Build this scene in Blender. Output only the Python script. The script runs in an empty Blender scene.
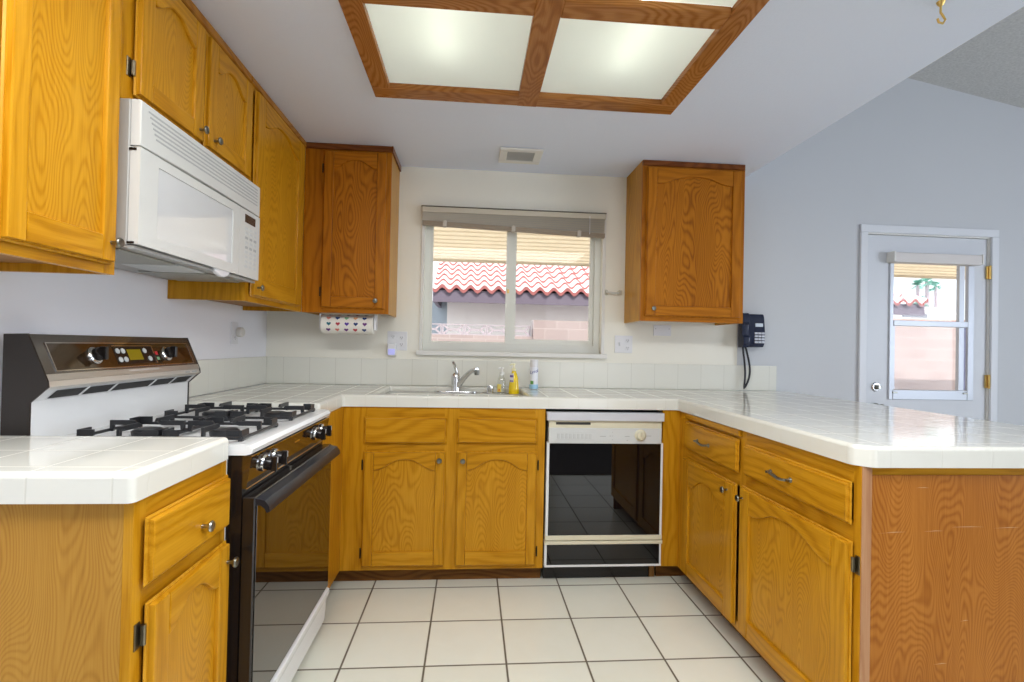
import bpy, bmesh, math, random
from mathutils import Vector, Matrix
random.seed(7)
PI = math.pi
sc = bpy.context.scene
COL = sc.collection

# ------------------------------------------------------------------ camera, world, lights, exposure
F_PX, YAW, PITCH, ROLL = 504.51, 0.0801, 0.0106, 0.0214
fw = Vector((math.sin(YAW)*math.cos(PITCH), math.cos(YAW)*math.cos(PITCH), math.sin(PITCH)))
rt = Vector((math.cos(YAW), -math.sin(YAW), 0.0))
up = rt.cross(fw)
c_, s_ = math.cos(ROLL), math.sin(ROLL)
cr, cu = rt*c_ + up*s_, up*c_ - rt*s_
cam_d = bpy.data.cameras.new('camera')
cam_d.sensor_width = 36.0
cam_d.lens = F_PX/1024*36.0
cam_d.clip_start = 0.02
cam = bpy.data.objects.new('camera', cam_d)
COL.objects.link(cam)
M = Matrix((cr, cu, -fw)).transposed().to_4x4()
M.translation = Vector((1.2522, -3.1995, 1.1772))
cam.matrix_world = M
sc.camera = cam

sc.view_settings.view_transform = 'Standard'
sc.view_settings.look = 'None'
sc.view_settings.exposure = 0.44
sc.view_settings.gamma = 1.0
sc.view_settings.use_curve_mapping = False

world = bpy.data.worlds.new('sky')
sc.world = world
world.use_nodes = True
bg = world.node_tree.nodes['Background']
bg.inputs['Color'].default_value = (0.90, 0.95, 1.0, 1)
bg.inputs['Strength'].default_value = 1.3


def light(name, kind, loc, rot, energy, color, size=(1, 1), **kw):
    d = bpy.data.lights.new(name, kind)
    d.energy = energy
    d.color = color
    if kind == 'AREA':
        d.shape = 'RECTANGLE'
        d.size, d.size_y = size
    for k, v in kw.items():
        setattr(d, k, v)
    o = bpy.data.objects.new(name, d)
    COL.objects.link(o)
    o.location = loc
    o.rotation_euler = rot
    return o


# daylight: sun over the yard, and the daylight of the two big openings behind and beside the camera
light('sun', 'SUN', (0, -8, 10), (math.radians(33), math.radians(18), 0), 3.8, (1.0, 0.95, 0.88), angle=0.01)
light('patio_door_daylight', 'AREA', (3.4, -6.12, 1.10), (math.radians(125), 0, 0), 8, (0.86, 0.91, 1.0), (1.4, 2.0))
light('living_window_daylight', 'AREA', (7.12, -3.6, 1.35), (math.radians(100), 0, math.radians(84)), 72, (0.76, 0.85, 1.0), (2.4, 1.6))

# added fill lamp without a fixture, out of frame above the camera
light('overhead_fill_light', 'AREA', (1.45, -2.70, 2.27), (0, 0, 0), 43, (0.98, 0.985, 0.97), (2.2, 0.70))

# ------------------------------------------------------------------ materials
def new_mat(name):
    m = bpy.data.materials.new(name)
    m.use_nodes = True
    nt = m.node_tree
    b = nt.nodes['Principled BSDF']
    return m, nt, b


def plain(name, col, rough=0.5, metal=0.0, ior=1.5, emit=None, bump=0.0, bscale=200, var=0.0, coat=0.0):
    m, nt, b = new_mat(name)
    b.inputs['Base Color'].default_value = (*col, 1)
    b.inputs['Roughness'].default_value = rough
    b.inputs['Metallic'].default_value = metal
    b.inputs['IOR'].default_value = ior
    b.inputs['Coat Weight'].default_value = coat
    if emit:
        b.inputs['Emission Color'].default_value = (*emit[0], 1)
        b.inputs['Emission Strength'].default_value = emit[1]
    tc = nt.nodes.new('ShaderNodeTexCoord')
    if bump or var:
        n = nt.nodes.new('ShaderNodeTexNoise')
        n.inputs['Scale'].default_value = bscale
        n.inputs['Detail'].default_value = 3
        nt.links.new(tc.outputs['Object'], n.inputs['Vector'])
        if bump:
            bp = nt.nodes.new('ShaderNodeBump')
            bp.inputs['Strength'].default_value = bump
            bp.inputs['Distance'].default_value = 0.002
            nt.links.new(n.outputs['Fac'], bp.inputs['Height'])
            nt.links.new(bp.outputs['Normal'], b.inputs['Normal'])
        if var:
            mx = nt.nodes.new('ShaderNodeMix')
            mx.data_type = 'RGBA'
            mx.inputs['A'].default_value = (*[c*(1-var) for c in col], 1)
            mx.inputs['B'].default_value = (*[min(1, c*(1+var)) for c in col], 1)
            nt.links.new(n.outputs['Fac'], mx.inputs['Factor'])
            nt.links.new(mx.outputs['Result'], b.inputs['Base Color'])
    return m


def math_node(nt, op, a=None, b=None, c=None):
    n = nt.nodes.new('ShaderNodeMath')
    n.operation = op
    for i, v in enumerate((a, b, c)):
        if v is None:
            continue
        if isinstance(v, (int, float)):
            n.inputs[i].default_value = v
        else:
            nt.links.new(v, n.inputs[i])
    return n.outputs[0]


def oak(name, light_c, mid_c, dark_c, axis='z', ring=70.0, wob=16.0, rough=0.3, ringamt=0.5, coat=0.15):
    """varnished oak: cathedral rings + pores, grain running along one axis of the object"""
    m, nt, b = new_mat(name)
    tc = nt.nodes.new('ShaderNodeTexCoord')
    sep = nt.nodes.new('ShaderNodeSeparateXYZ')
    nt.links.new(tc.outputs['Object'], sep.inputs[0])
    across = {'x': ('Y', 'Z'), 'y': ('X', 'Z'), 'z': ('X', 'Y')}[axis]
    u = math_node(nt, 'ADD', sep.outputs[across[0]], sep.outputs[across[1]])

    def stretched(k_across, k_along, detail, rough_=0.5):
        mp = nt.nodes.new('ShaderNodeMapping')
        s = [k_across]*3
        s['xyz'.index(axis)] = k_along
        mp.inputs['Scale'].default_value = s
        nt.links.new(tc.outputs['Object'], mp.inputs['Vector'])
        n = nt.nodes.new('ShaderNodeTexNoise')
        n.inputs['Scale'].default_value = 1.0
        n.inputs['Detail'].default_value = detail
        n.inputs['Roughness'].default_value = rough_
        nt.links.new(mp.outputs[0], n.inputs['Vector'])
        return n.outputs['Fac']
    n1 = stretched(5.0, 1.3, 1.5)
    n2 = stretched(22.0, 7.0, 2.0)
    pores = stretched(260.0, 7.0, 2.0, 0.6)
    big = stretched(7.0, 1.5, 1.0)
    ph = math_node(nt, 'ADD', math_node(nt, 'MULTIPLY', u, ring),
                   math_node(nt, 'ADD', math_node(nt, 'MULTIPLY', n1, wob*6.28), math_node(nt, 'MULTIPLY', n2, 4.5)))
    sn = math_node(nt, 'SINE', ph)
    rg = math_node(nt, 'POWER', math_node(nt, 'MULTIPLY_ADD', sn, 0.5, 0.5), 1.8)
    fac = math_node(nt, 'ADD',
                    math_node(nt, 'MULTIPLY', rg, ringamt*0.6),
                    math_node(nt, 'ADD', math_node(nt, 'MULTIPLY', pores, 0.42), math_node(nt, 'MULTIPLY', big, 0.35)))
    fac = math_node(nt, 'SUBTRACT', fac, 0.08)
    cr_ = nt.nodes.new('ShaderNodeValToRGB')
    e = cr_.color_ramp.elements
    e[0].position, e[0].color = 0.12, (*light_c, 1)
    e[1].position, e[1].color = 0.85, (*dark_c, 1)
    k = e.new(0.45)
    k.color = (*mid_c, 1)
    nt.links.new(fac, cr_.inputs[0])
    nt.links.new(cr_.outputs[0], b.inputs['Base Color'])
    b.inputs['Roughness'].default_value = rough
    b.inputs['Coat Weight'].default_value = coat*0.3
    b.inputs['Coat Roughness'].default_value = 0.12
    b.inputs['Specular IOR Level'].default_value = 0.17
    bp = nt.nodes.new('ShaderNodeBump')
    bp.inputs['Strength'].default_value = 0.12
    bp.inputs['Distance'].default_value = 0.001
    nt.links.new(pores, bp.inputs['Height'])
    nt.links.new(bp.outputs['Normal'], b.inputs['Normal'])
    return m


def grid_tile(name, col, grout, size, off, width, axes, rough, var=0.03, ior=1.5, vein=None):
    """glazed tiles: grout lines at regular steps along the named axes of the object"""
    m, nt, b = new_mat(name)
    tc = nt.nodes.new('ShaderNodeTexCoord')
    sep = nt.nodes.new('ShaderNodeSeparateXYZ')
    nt.links.new(tc.outputs['Object'], sep.inputs[0])
    line = None
    cell = None
    for ax, o in zip(axes, off):
        q = math_node(nt, 'DIVIDE', math_node(nt, 'SUBTRACT', sep.outputs[ax], o), size)
        fl = math_node(nt, 'FLOOR', q)
        fr = math_node(nt, 'ABSOLUTE', math_node(nt, 'SUBTRACT', math_node(nt, 'FRACT', q), 0.5))
        mr = nt.nodes.new('ShaderNodeMapRange')
        mr.inputs['From Min'].default_value = 0.5 - width/size
        mr.inputs['From Max'].default_value = 0.5 - width/size*0.45
        nt.links.new(fr, mr.inputs['Value'])
        line = mr.outputs[0] if line is None else math_node(nt, 'MAXIMUM', line, mr.outputs[0])
        cell = fl if cell is None else math_node(nt, 'ADD', cell, math_node(nt, 'MULTIPLY', fl, 7.31))
    wn = nt.nodes.new('ShaderNodeTexWhiteNoise')
    wn.noise_dimensions = '1D'
    nt.links.new(cell, wn.inputs['W'])
    n = nt.nodes.new('ShaderNodeTexNoise')
    n.inputs['Scale'].default_value = 6.0
    n.inputs['Detail'].default_value = 5
    n.inputs['Distortion'].default_value = 1.2
    nt.links.new(tc.outputs['Object'], n.inputs['Vector'])
    f = math_node(nt, 'ADD', math_node(nt, 'MULTIPLY', wn.outputs['Value'], 0.5), math_node(nt, 'MULTIPLY', n.outputs['Fac'], 0.5))
    mx = nt.nodes.new('ShaderNodeMix')
    mx.data_type = 'RGBA'
    mx.inputs['A'].default_value = (*[c*(1-var*2) for c in (vein or col)], 1)
    mx.inputs['B'].default_value = (*[min(1, c*(1+var)) for c in col], 1)
    nt.links.new(f, mx.inputs['Factor'])
    mg = nt.nodes.new('ShaderNodeMix')
    mg.data_type = 'RGBA'
    nt.links.new(mx.outputs['Result'], mg.inputs['A'])
    mg.inputs['B'].default_value = (*grout, 1)
    nt.links.new(line, mg.inputs['Factor'])
    nt.links.new(mg.outputs['Result'], b.inputs['Base Color'])
    rr = math_node(nt, 'MULTIPLY_ADD', line, 0.5, rough)
    nt.links.new(rr, b.inputs['Roughness'])
    b.inputs['IOR'].default_value = ior
    bp = nt.nodes.new('ShaderNodeBump')
    bp.inputs['Strength'].default_value = 0.3
    bp.inputs['Distance'].default_value = 0.001
    nt.links.new(math_node(nt, 'SUBTRACT', 1.0, line), bp.inputs['Height'])
    nt.links.new(bp.outputs['Normal'], b.inputs['Normal'])
    return m


def glass_mat(name, tint=(1, 1, 1), refl=0.06, rough=0.0):
    m, nt, b = new_mat(name)
    nt.nodes.remove(b)
    out = nt.nodes['Material Output']
    tr = nt.nodes.new('ShaderNodeBsdfTransparent')
    tr.inputs['Color'].default_value = (*tint, 1)
    gl = nt.nodes.new('ShaderNodeBsdfGlossy')
    gl.inputs['Roughness'].default_value = rough
    mx = nt.nodes.new('ShaderNodeMixShader')
    mx.inputs[0].default_value = refl
    nt.links.new(tr.outputs[0], mx.inputs[1])
    nt.links.new(gl.outputs[0], mx.inputs[2])
    nt.links.new(mx.outputs[0], out.inputs['Surface'])
    return m


OL, OM, OD = (0.64, 0.32, 0.020), (0.49, 0.215, 0.006), (0.23, 0.080, 0.002)
oz = oak('honey_oak_vertical', OL, OM, OD, 'z', 170, 9, ringamt=0.30)
ox = oak('honey_oak_across', OL, OM, OD, 'x', 170, 9, ringamt=0.34)
oy = oak('honey_oak_along', OL, OM, OD, 'y', 170, 9, ringamt=0.34)
opan = oak('honey_oak_panel', OL, OM, OD, 'z', 150, 62, ringamt=0.34)
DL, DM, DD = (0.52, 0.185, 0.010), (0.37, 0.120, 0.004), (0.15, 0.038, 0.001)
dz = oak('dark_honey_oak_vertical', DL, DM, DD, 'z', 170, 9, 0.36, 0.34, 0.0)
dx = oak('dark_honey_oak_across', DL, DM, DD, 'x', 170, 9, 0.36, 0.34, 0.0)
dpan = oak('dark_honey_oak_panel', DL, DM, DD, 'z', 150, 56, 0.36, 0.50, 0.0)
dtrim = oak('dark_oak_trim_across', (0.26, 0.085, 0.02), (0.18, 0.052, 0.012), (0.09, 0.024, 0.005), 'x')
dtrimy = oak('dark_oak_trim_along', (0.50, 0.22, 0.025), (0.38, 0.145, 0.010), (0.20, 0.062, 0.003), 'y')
veneer_tan = oak('tan_oak_veneer', (0.54, 0.29, 0.052), (0.45, 0.22, 0.032), (0.31, 0.13, 0.014), 'z', 150, 90, 0.42, 0.36, 0.0)
veneer_red = oak('reddish_oak_veneer', (0.49, 0.19, 0.030), (0.36, 0.122, 0.014), (0.21, 0.058, 0.005), 'z', 170, 100, 0.42, 0.42, 0.0)
edge_wood = oak('raw_edge_wood', (0.50, 0.28, 0.15), (0.42, 0.21, 0.10), (0.30, 0.13, 0.06), 'z', 90, 6, 0.5, 0.4, 0.0)
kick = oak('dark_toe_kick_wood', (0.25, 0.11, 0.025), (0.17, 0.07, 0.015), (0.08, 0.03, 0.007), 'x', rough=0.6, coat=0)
inside_wood = plain('cabinet_underside_wood', (0.33, 0.15, 0.03), 0.6, var=0.15, bscale=30)
frame_ox = oak('light_box_oak_across', (0.50, 0.22, 0.065), (0.36, 0.135, 0.028), (0.20, 0.06, 0.010), 'x', 150, 40, 0.25, 0.45)
frame_oy = oak('light_box_oak_along', (0.50, 0.22, 0.065), (0.36, 0.135, 0.028), (0.20, 0.06, 0.010), 'y', 150, 40, 0.25, 0.45)

wall_l = plain('wall_paint_left_cool_lit', (0.89, 0.89, 0.93), 0.6, bump=0.12, bscale=90)  # cool light on the left wall put into its tint
wall_t = plain('dark_unseen_wall_paint', (0.36, 0.33, 0.30), 0.7, bump=0.12, bscale=90)  # for the unseen walls, darkened to cut bounce light
wall_c = plain('wall_paint_cool_lit', (0.60, 0.615, 0.64), 0.6, bump=0.12, bscale=90)  # same wall paint with the cool light put into its tint
wall_m = plain('wall_paint_warm_lit', (0.89, 0.865, 0.765), 0.6, bump=0.12, bscale=90)
ceil_m = plain('ceiling_paint', (0.78, 0.835, 0.96), 0.65, bump=0.5, bscale=120)
vault_m = plain('popcorn_ceiling', (0.60, 0.60, 0.59), 0.9, bump=1.0, bscale=85, var=0.25)
trim_m = plain('white_trim_paint', (0.80, 0.79, 0.75), 0.4)
floor_m = grid_tile('floor_tile', (0.86, 0.865, 0.77), (0.15, 0.125, 0.085), 0.3115, (0.79, -0.637), 0.0055, 'XY', 0.22, 0.02, 1.5, (0.81, 0.81, 0.70))
ctr_m = grid_tile('counter_tile', (0.77, 0.765, 0.70), (0.68, 0.67, 0.60), 0.154, (0.73, -0.90), 0.0024, 'XY', 0.10, 0.015, 1.55)
spl_m = grid_tile('backsplash_tile', (0.81, 0.805, 0.73), (0.62, 0.61, 0.54), 0.1555, (0.731, -0.065), 0.0020, 'XY', 0.2, 0.012)
sink_m = plain('white_enamel', (0.85, 0.84, 0.78), 0.12)
white_m = plain('white_appliance_enamel', (0.80, 0.81, 0.82), 0.2)
bisque_m = plain('ivory_plastic', (0.72, 0.68, 0.52), 0.35)
mw_m = plain('white_microwave_plastic', (0.65, 0.655, 0.63), 0.3)
mw_side_m = plain('grey_white_steel', (0.38, 0.37, 0.345), 0.4)
lav_m = plain('pale_grey_steel', (0.62, 0.63, 0.68), 0.35)
dw_panel_m = plain('grey_white_control_panel', (0.64, 0.66, 0.66), 0.35)
black_glass = plain('black_glass', (0.003, 0.003, 0.004), 0.02, ior=1.55)
oven_glass = plain('smoked_oven_glass', (0.006, 0.004, 0.003), 0.02, ior=2.1)
brown_glass = plain('smoked_brown_panel', (0.035, 0.018, 0.006), 0.06, ior=2.0)
smoke_panel = plain('smoked_mirror_panel', (0.06, 0.05, 0.04), 0.14, metal=0.0, ior=2.6)
nose_m = plain('brushed_steel_nose', (0.62, 0.60, 0.56), 0.3, 0.7)
black_m = plain('black_enamel', (0.012, 0.009, 0.008), 0.22)
dark_brown = plain('dark_brown_enamel', (0.018, 0.012, 0.008), 0.45)
iron_m = plain('black_cast_iron', (0.018, 0.019, 0.022), 0.38)
chrome_m = plain('chrome', (0.72, 0.72, 0.72), 0.14, 1.0)
pewter_m = plain('pewter', (0.24, 0.24, 0.21), 0.3, 1.0)
hinge_m = plain('bronze_hinge_metal', (0.22, 0.19, 0.13), 0.35, 1.0)
knob_m = plain('satin_nickel_knob', (0.45, 0.45, 0.42), 0.28, 1.0)
hinge_dark = plain('dark_bronze_hinge', (0.06, 0.045, 0.025), 0.4, 1.0)
brass_m = plain('brass', (0.72, 0.50, 0.16), 0.3, 1.0)
grey_m = plain('grey_print', (0.42, 0.43, 0.43), 0.6)
lgrey_m = plain('light_grey_plastic', (0.60, 0.62, 0.62), 0.5)
dark_m = plain('dark_slot', (0.03, 0.03, 0.03), 0.7)
filter_m = plain('grey_mesh_filter', (0.40, 0.40, 0.36), 0.45, 0.4, bump=1.0, bscale=400)
mwglass_m = plain('pale_screened_glass', (0.66, 0.67, 0.68), 0.05, ior=2.1)
plate_m = plain('white_plate_plastic', (0.80, 0.80, 0.82), 0.35)
navy_m = plain('dark_navy_plastic', (0.010, 0.016, 0.045), 0.22)
cordm = plain('black_rubber_cord', (0.012, 0.012, 0.018), 0.5)
paper_m = plain('paper_towel', (0.86, 0.83, 0.76), 0.9)
diff_m, nt, b = new_mat('light_diffuser')
b.inputs['Base Color'].default_value = (0.62, 0.64, 0.60, 1)
b.inputs['Roughness'].default_value = 0.35
b.inputs['Emission Color'].default_value = (1.0, 1.0, 0.90, 1)
b.inputs['Emission Strength'].default_value = 0.17
tl = nt.nodes.new('ShaderNodeBsdfTranslucent')
tl.inputs['Color'].default_value = (0.92, 0.95, 0.93, 1)
mx = nt.nodes.new('ShaderNodeMixShader')
mx.inputs[0].default_value = 0.4
nt.links.new(b.outputs[0], mx.inputs[1])
nt.links.new(tl.outputs[0], mx.inputs[2])
nt.links.new(mx.outputs[0], nt.nodes['Material Output'].inputs['Surface'])
gl_m = glass_mat('window_glass', (1, 1, 1), 0.012)
clear_m = glass_mat('clear_plastic', (0.93, 0.94, 0.92), 0.12, 0.05)
vinyl_m = plain('vinyl_window_frame', (0.80, 0.80, 0.73), 0.4)
blind_m = plain('beige_blind_slats', (0.60, 0.54, 0.43), 0.4)
blind_d = plain('taupe_blind_rail', (0.30, 0.235, 0.165), 0.45)
blind_e = plain('blind_slat_edges', (0.55, 0.50, 0.43), 0.45)
alu_m = plain('grey_aluminium', (0.55, 0.58, 0.63), 0.4, 0.3)
doorpaint_m = plain('white_door_paint', (0.66, 0.68, 0.72), 0.4)


# ------------------------------------------------------------------ mesh builder
class MB:
    def __init__(self):
        self.bm = bmesh.new()
        self.mats = []

    def mi(self, m):
        if m not in self.mats:
            self.mats.append(m)
        return self.mats.index(m)

    def _merge(self, t, m):
        k = self.mi(m)
        for f in t.faces:
            f.material_index = k
        bmesh.ops.recalc_face_normals(t, faces=t.faces[:])
        me = bpy.data.meshes.new('tmp')
        t.to_mesh(me)
        t.free()
        self.bm.from_mesh(me)
        bpy.data.meshes.remove(me)

    def box(self, x0, x1, y0, y1, z0, z1, m, bev=0.0, seg=1, rot=None):
        t = bmesh.new()
        bmesh.ops.create_cube(t, size=1.0)
        for v in t.verts:
            v.co = Vector(((x0+x1)/2 + v.co.x*(x1-x0), (y0+y1)/2 + v.co.y*(y1-y0), (z0+z1)/2 + v.co.z*(z1-z0)))
        if bev:
            bmesh.ops.bevel(t, geom=t.edges[:], offset=bev, segments=seg, affect='EDGES', profile=0.5)
        if rot:
            bmesh.ops.transform(t, matrix=rot, verts=t.verts[:])
        self._merge(t, m)
        return self

    def prism(self, pts, fn, d0, d1, m, bev=0.0, seg=1):
        """2-D outline pts (u, v) carried to 3-D by fn(u, v, d) between depths d0 and d1"""
        t = bmesh.new()
        a = [t.verts.new(fn(u, v, d0)) for u, v in pts]
        b = [t.verts.new(fn(u, v, d1)) for u, v in pts]
        t.faces.new(a)
        t.faces.new(b[::-1])
        n = len(pts)
        for i in range(n):
            t.faces.new((a[i], a[(i+1) % n], b[(i+1) % n], b[i]))
        bmesh.ops.recalc_face_normals(t, faces=t.faces[:])
        if bev:
            es = [e for e in t.edges if (e.verts[0] in b) and (e.verts[1] in b)]
            bmesh.ops.bevel(t, geom=es, offset=bev, segments=seg, affect='EDGES', profile=0.5)
        self._merge(t, m)
        return self

    def lathe(self, prof, p, axis, m, seg=24):
        """profile (r, h) revolved about axis through p"""
        axis = Vector(axis).normalized()
        ref = Vector((0, 0, 1)) if abs(axis.z) < 0.9 else Vector((1, 0, 0))
        e1 = axis.cross(ref).normalized()
        e2 = axis.cross(e1)
        p = Vector(p)
        t = bmesh.new()
        rings = []
        for r, h in prof:
            rings.append([t.verts.new(p + axis*h + (e1*math.cos(2*PI*i/seg) + e2*math.sin(2*PI*i/seg))*max(r, 1e-5)) for i in range(seg)])
        for a, b in zip(rings, rings[1:]):
            for i in range(seg):
                t.faces.new((a[i], a[(i+1) % seg], b[(i+1) % seg], b[i]))
        t.faces.new(rings[0])
        t.faces.new(rings[-1][::-1])
        self._merge(t, m)
        return self

    def tube(self, pts, r, m, seg=10):
        pts = [Vector(p) for p in pts]
        rs = r if isinstance(r, (list, tuple)) else [r]*len(pts)
        t = bmesh.new()
        rings = []
        prev = None
        for i, p in enumerate(pts):
            d = (pts[min(i+1, len(pts)-1)] - pts[max(i-1, 0)]).normalized()
            if prev is None:
                ref = Vector((0, 0, 1)) if abs(d.z) < 0.9 else Vector((1, 0, 0))
                e1 = d.cross(ref).normalized()
            else:
                e1 = (prev - d*prev.dot(d)).normalized()
            prev = e1
            e2 = d.cross(e1)
            rings.append([t.verts.new(p + (e1*math.cos(2*PI*k/seg) + e2*math.sin(2*PI*k/seg))*rs[i]) for k in range(seg)])
        for a, b in zip(rings, rings[1:]):
            for k in range(seg):
                t.faces.new((a[k], a[(k+1) % seg], b[(k+1) % seg], b[k]))
        t.faces.new(rings[0])
        t.faces.new(rings[-1][::-1])
        self._merge(t, m)
        return self

    def poly(self, pts, m):
        t = bmesh.new()
        t.faces.new([t.verts.new(p) for p in pts])
        k = self.mi(m)
        for f in t.faces:
            f.material_index = k
        me = bpy.data.meshes.new('tmp')
        t.to_mesh(me)
        t.free()
        self.bm.from_mesh(me)
        bpy.data.meshes.remove(me)
        return self

    def build(self, name, parent=None, label=None):
        me = bpy.data.meshes.new(name)
        self.bm.to_mesh(me)
        self.bm.free()
        for m in self.mats:
            me.materials.append(m)
        for p in me.polygons:
            p.use_smooth = True
        me.set_sharp_from_angle(angle=math.radians(32))
        o = bpy.data.objects.new(name, me)
        COL.objects.link(o)
        wn_ = o.modifiers.new('normals', 'WEIGHTED_NORMAL')
        wn_.weight = 90
        wn_.keep_sharp = True
        if parent is not None:
            o.parent = parent
            if parent.type == 'EMPTY':
                o.location = -Vector(parent.location)
        if label:
            o['label'] = label
        return o


def tag(o, label, cat, group=None):
    o['label'] = label
    o['category'] = cat
    if group:
        o['group'] = group
    return o


def thing(name, label, cat, loc, group=None):
    o = bpy.data.objects.new(name, None)
    o.empty_display_size = 0.1
    o.location = loc
    COL.objects.link(o)
    return tag(o, label, cat, group)


def struct(o, label=None):
    o['kind'] = 'structure'
    if label:
        o['label'] = label
    return o


# face mappers: (u, v, d): u along the cabinet run, v = height, d = distance out of the face
def face_back(y):          # faces -Y
    return lambda u, v, d: (u, y - d, v)


def face_left(x):          # faces +X
    return lambda u, v, d: (x + d, u, v)


def face_right(x):         # faces -X
    return lambda u, v, d: (x - d, u, v)


def slab(k, u0, u1, v0, v1, f, d0, d1, m, inset=0.011, front=0.004):
    """lipped slab: edges undercut towards the back (finger pull), eased at the front"""
    t = bmesh.new()
    def ring(e, d):
        return [t.verts.new(f(u, v, d)) for u, v in ((u0+e, v0+e), (u1-e, v0+e), (u1-e, v1-e), (u0+e, v1-e))]
    rs = [ring(inset, d0), ring(0.0, d1-0.0035), ring(front, d1)]
    t.faces.new(rs[0])
    t.faces.new(rs[-1])
    for a, b in zip(rs, rs[1:]):
        for i in range(4):
            t.faces.new((a[i], a[(i+1) % 4], b[(i+1) % 4], b[i]))
    k._merge(t, m)


def rect(u0, u1, v0, v1):
    return [(u0, v0), (u1, v0), (u1, v1), (u0, v1)]


def arch_rail(u0, u1, v_low, v_high, v_top, n=36):
    """top rail of a cathedral door, its lower edge arched"""
    pts = [(u1, v_top), (u0, v_top)]
    uc, hw = (u0+u1)/2, (u1-u0)/2
    for i in range(n+1):
        t = -1 + 2*i/n
        a = abs(t)
        q = a/0.88
        h = 0.0 if q >= 1 else 0.05 + 0.95*0.5*(1 + math.cos(PI*q**1.35))
        pts.append((uc + t*hw, v_low + (v_high - v_low)*h))
    return pts


def knob_mb(p, axis, m=None):
    k = MB()
    m = m or pewter_m
    k.lathe([(0.0055, 0), (0.0045, 0.003), (0.0045, 0.012), (0.0075, 0.017), (0.0125, 0.019), (0.0135, 0.0225), (0.011, 0.026), (0.0, 0.0275)], p, axis, m, 20)
    return k


def hinge_mb(f, u, v, side, m=None, slim=False):
    """exposed wrap hinge: leaf on the face frame plus barrel"""
    k = MB()
    m = m or hinge_m
    hw = 0.0035 if slim else 0.008
    m = hinge_dark if slim else m
    k.prism(rect(u - hw, u + hw, v - 0.026, v + 0.026), f, 0.0, 0.003, m, 0.001)
    p0, p1 = f(u + side*hw*0.9, v - 0.02, 0.009), f(u + side*hw*0.9, v + 0.02, 0.009)
    k.tube([p0, p1], 0.0032 if slim else 0.0055, m, 10)
    return k


def oak_door(parent, f, u0, u1, v0, v1, mv, mh, st=0.056, rise=0.05, shoulder=0.105, bottom=0.066, knob=None, hinges=(), out=None, mp=None, label=None):
    """cathedral cabinet door: lipped slab, stiles, rails, flat recessed panel, knob and hinges"""
    T = 0.025
    d = MB()
    slab(d, u0, u1, v0, v1, f, 0.0012, 0.0125, mv)
    i = 0.007
    a0, a1, b0, b1 = u0+i, u1-i, v0+i, v1-i
    pu0, pu1 = u0+st, u1-st
    d.prism(rect(a0, pu0, b0, b1), f, 0.010, T, mv, 0.005, 2)
    d.prism(rect(pu1, a1, b0, b1), f, 0.010, T, mv, 0.005, 2)
    d.prism(rect(pu0, pu1, b0, v0+bottom), f, 0.010, T, mh, 0.005, 2)
    d.prism(arch_rail(pu0, pu1, v1-shoulder, v1-shoulder+rise, b1), f, 0.010, T, mh, 0.005, 2)
    do = d.build('door', parent, label)
    p = MB()
    p.prism(rect(pu0-0.004, pu1+0.004, v0+bottom-0.004, v1-0.045), f, 0.0115, 0.0140, opan if mv is oz else dpan)
    p.build('door_panel', do)
    if knob:
        q = f(knob[0], knob[1], T-0.001)
        ax = Vector(f(0, 0, 1)) - Vector(f(0, 0, 0))
        knob_mb(q, ax).build('knob', do)
    for (hu, hv, hs) in hinges:
        hinge_mb(f, hu, hv, hs, None, f in (fB, fUB)).build('hinge', do)
    return do


def drawer_front(parent, f, u0, u1, v0, v1, mh, name='drawer'):
    d = MB()
    slab(d, u0, u1, v0, v1, f, 0.0012, 0.013, mh)
    d.prism(rect(u0+0.008, u1-0.008, v0+0.008, v1-0.008), f, 0.012, 0.0235, mh, 0.007, 2)
    return d.build(name, parent)


def pull_mb(f, uc, v, half, m):
    k = MB()
    pts = []
    for i in range(13):
        t = -1 + 2*i/12
        dd = 0.0235 + 0.026*(1-abs(t)**3)**0.6 - 0.003
        pts.append(f(uc + t*half, v + 0.004*math.sin(t*PI), dd))
    k.tube(pts, [0.0055 if abs(-1+2*i/12) < 0.6 else 0.0045 for i in range(13)], m, 8)
    for s in (-1, 1):
        ax = Vector(f(0, 0, 1)) - Vector(f(0, 0, 0))
        k.lathe([(0.009, 0), (0.009, 0.003), (0.0055, 0.007), (0.0045, 0.02)], f(uc + s*half*0.97, v, 0.0225), ax, m, 12)
    return k


ZF = -0.04          # finished floor
ZC = 2.29           # kitchen ceiling
# ------------------------------------------------------------------ room shell
struct(MB().box(-0.15, 7.3, -2.85, 0.15, ZF-0.12, ZF, floor_m).build('floor'))
struct(MB().box(-0.15, 7.3, -6.3, -2.85, ZF-0.12, ZF+0.006, plain('dark_bounce_cut_floor', (0.07, 0.06, 0.052), 0.95, bump=0.8, bscale=300)).build('floor_dark_added'))  # unseen dark floor, added to cut bounce light onto the near counters
struct(MB().box(-0.15, 0.0, -6.3, 0.15, ZF, 3.6, wall_l).build('wall_left'))
WX0, WX1, WZ0, WZ1 = 0.945, 2.085, 1.140, 2.035      # kitchen window opening
DX0, DX1, DZ1 = 3.905, 4.795, 1.99                   # back door opening
w = MB()
for (a, b, c, d) in ((0.0, WX0, ZF, 3.6), (WX0, WX1, ZF, WZ0), (WX0, WX1, WZ1, 3.6), (WX1, 3.0, ZF, 3.6), (3.0, DX0-0.02, ZF, 3.6),
                     (DX0-0.02, DX1+0.02, DZ1+0.02, 3.6), (DX1+0.02, 7.3, ZF, 3.6)):
    w.box(a, b, 0.0, 0.15, c, d, wall_m if b < 3.05 else wall_c)  # warm-to-cool shift of the light put into two wall tints
struct(w.build('wall_back'))
w = MB()
for (a, b, c, d) in ((0.0, 2.65, ZF, 3.6), (2.65, 4.15, 2.15, 3.6), (4.15, 7.3, ZF, 3.6)):
    w.box(a, b, -6.3, -6.15, c, d, wall_t)
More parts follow.
